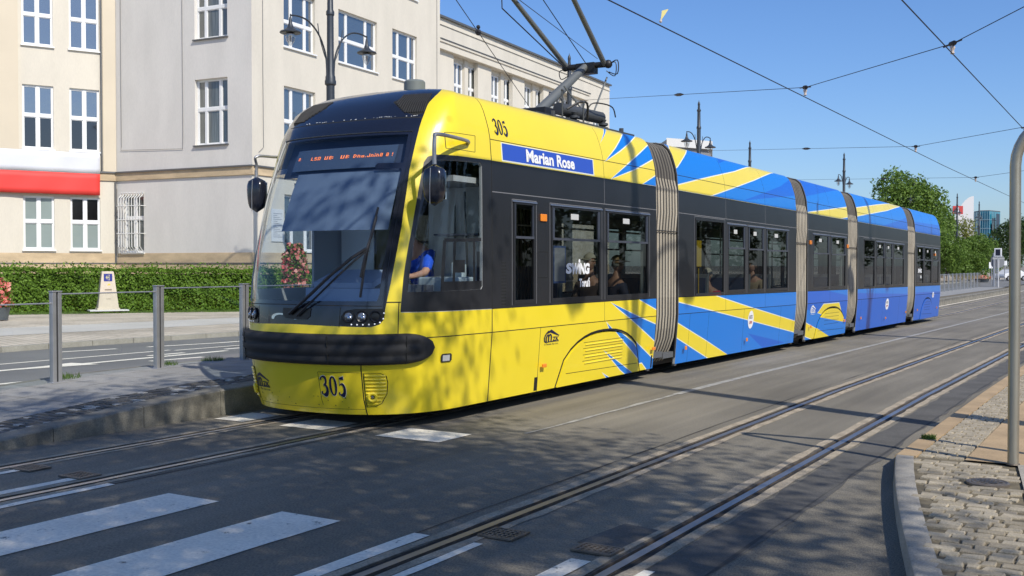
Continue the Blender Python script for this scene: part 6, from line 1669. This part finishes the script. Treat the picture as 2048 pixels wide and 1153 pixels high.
# ------------------------------------------------------------------ flowers, signs, car
def flower_tower(name, x, y, h, r, label, n, seed, zb):
    rnd = random.Random(seed); t = empty(name, (x, y, zb)); tag(t, label, 'flower tower'); m = MB(); m.lathe([(.25*r/.35,0),(.30*r/.35,.3),(.32*r/.35,.35)], (0,0,0), 14); m.lathe([(.04,.3),(.03,h)], (0,0,0), 8)
    m.build('planter', M_IRONG, t, world=False, smooth=True); pts, nr, ft, fn = [], [], [], []
    for i in range(n):
        z = rnd.uniform(.35, h); k = r*(.75+.25*math.cos((z-h*.55)/h*2.4))*(1 if z < h*.9 else .7); a = rnd.uniform(0,6.28); q = k*rnd.uniform(.7,1.08)
        p = (x+q*math.cos(a), y+q*math.sin(a), zb+z); (ft if rnd.random() < .26 else pts).append(p)
    leafcloud('foliage', pts, [(p[0]-x,p[1]-y,.2) for p in pts], .09, M_LEAFD, rnd, t, align=.3)
    leafcloud('flowers', ft, [((p[0]-x)*2,(p[1]-y)*2,.3) for p in ft], .12, mat('pink_red_petals', (.75,.12,.10), .6, attr='tone', col2=(.85,.42,.32), trans=.3), rnd, t, aspect=.95, align=.6)
x, y = at(590, 29.5); flower_tower('flower_tower', x, y, 2.12, .34, 'tall tower of pink and red flowers seen through the tram windscreen', 2600, 3, ZP)
x, y = at(-6, 30); flower_tower('flower_tower', x, y, 1.15, .38, 'orange-red flowering tower at the left edge of the picture, before the hedge', 1800, 4, ZP)
x, y = at(1964, 118); flower_tower('flower_bed', x, y, .75, .9, 'low bed of red and orange flowers by the far crossing', 700, 6, -.2)

def signpost(x, y): pass
x, y = at(1997, 82); sg_ = empty('solar_sign_post', (x, y, gz(y))); tag(sg_, 'white post with a boxed solar panel on top, by the far end of the platform', 'sign post')
m = MB(); m.tube([(0,0,0),(0,0,2.75)], .045, 10); m.build('pole', mat('white_post', (.6,.6,.6), .5), sg_, world=False, smooth=True)
m = MB(); m.box(-.42,.0,-.06,.06,2.35,2.50); m.box(0,.42,-.05,.05,2.36,2.46); m.build('crossbar', mat('pale_bracket', (.55,.55,.52), .6), sg_, world=False)
m = MB(); m.box(-.30,.22,-.10,.10,2.55,3.20); bx = m.build('panel_box', WHT, sg_, world=False, bevel=.02)
m = MB(); m.box(-.20,.13,-.112,-.10,2.64,3.12); m.build('solar_panel', mat('solar_dark', (.01,.012,.03), .2), bx, world=False)
x, y = at(1996, 95); s2 = empty('traffic_sign', (x, y, gz(y))); tag(s2, 'grey back of a large rounded traffic sign behind the white solar-topped post', 'traffic sign')
s2.rotation_euler = (0,0,YAW)
m = MB(); m.tube([(-.1,0,0),(-.1,0,3.0)], .05, 8); m.tube([(-.35,0,0),(-.35,0,3.0)], .12, 8); m.build('pole', M_ALU, s2, world=False)
m = MB(); P = [(.60*math.copysign(abs(math.cos(t))**.6, math.cos(t)), .58*math.copysign(abs(math.sin(t))**.6, math.sin(t))) for t in frange(0, 6.283, 28)[:-1]]
m.add([(a, .08, 2.25+b) for a, b in P]+[(a, .11, 2.25+b) for a, b in P], [tuple(range(28)), tuple(range(55,27,-1))]+[(i,28+i,28+(i+1)%28,(i+1)%28) for i in range(28)]); m.build('sign_plate', mat('sign_back_grey', (.20,.21,.22), .5, .2), s2, world=False)
for (px, Z, zt, w, h, l) in ((1983,105,1.6,.26,.60,'small white double sign plate left of the grey sign back'),(2009.5,120,1.9,.24,.5,'white sign plate just left of the bent tube post')):
    x, y = at(px, Z); s3 = empty('traffic_sign', (x, y, gz(y))); s3.rotation_euler = (0,0,YAW); tag(s3, l, 'traffic sign')
    m = MB(); m.tube([(0,0,0),(0,0,zt+h)], .04, 8); m.build('pole', M_ALU, s3, world=False)
    m = MB(); m.box(-w,-.02,-.05,-.03,zt,zt+h); m.box(.02,w,-.05,-.03,zt,zt+h); m.build('sign_plate', WHT, s3, world=False)
# white car
x, y = at(2021, 132); car = empty('parked_car', (x, y, gz(y)), YAW+R(24)); tag(car, 'small white car crossing beyond the bent tube post', 'car')
m = MB(); prof_ = [(-2.0,.35),(-2.05,.62),(-1.92,.86),(-1.25,.95),(-.65,1.38),(.70,1.42),(1.45,1.02),(1.95,.95),(2.05,.70),(2.02,.35)]
for (w0, w1, a0, a1) in ((-.84,.84,0,0),):
    vs = []
    for px_, pz in prof_: k = .84-(.14 if pz > 1.1 else 0); vs += [(px_, -k, pz), (px_, k, pz)]
    nq = len(prof_); m.add(vs, [(2*i,2*i+1,2*i+3,2*i+2) for i in range(nq-1)]+[tuple(2*i for i in range(nq)), tuple(2*i+1 for i in range(nq-1,-1,-1)), (0,2*nq-2,2*nq-1,1)])
m.build('body', mat('white_car_paint', (.72,.72,.72), .25, coat=.6), car, world=False, bevel=.05)
m = MB()
for s in (-1, 1): m.add([(-1.10,s*.80,.98),(-.60,s*.725,1.32),(.62,s*.725,1.35),(1.25,s*.80,1.04)], [(0,3,2,1) if s > 0 else (0,1,2,3)])
m.build('side_glass', M_DARKROOM, car, world=False)
for s in (-1,1):
    for wx in (-1.28,1.25):
        m = MB(); m.lathe([(.0,-.09),(.20,-.09),(.31,-.08),(.32,.0),(.31,.08),(.2,.09),(0,.09)], (wx, s*.80, .31), 18, 0, 'y'); w = m.build('wheel', M_RUBBER, car, world=False, smooth=True)
        m = MB(); m.lathe([(.0,-.10),(.18,-.10),(.18,.10),(0,.10)], (wx, s*.80, .31), 12, 0, 'y'); m.build('rim', M_ALU, w, world=False)
m = MB(); m.box(1.98,2.06,-.8,-.5,.68,.82); m.box(1.98,2.06,.5,.8,.68,.82); m.build('tail_light', mat('tail_red', (.5,.02,.02), .3), car, world=False)
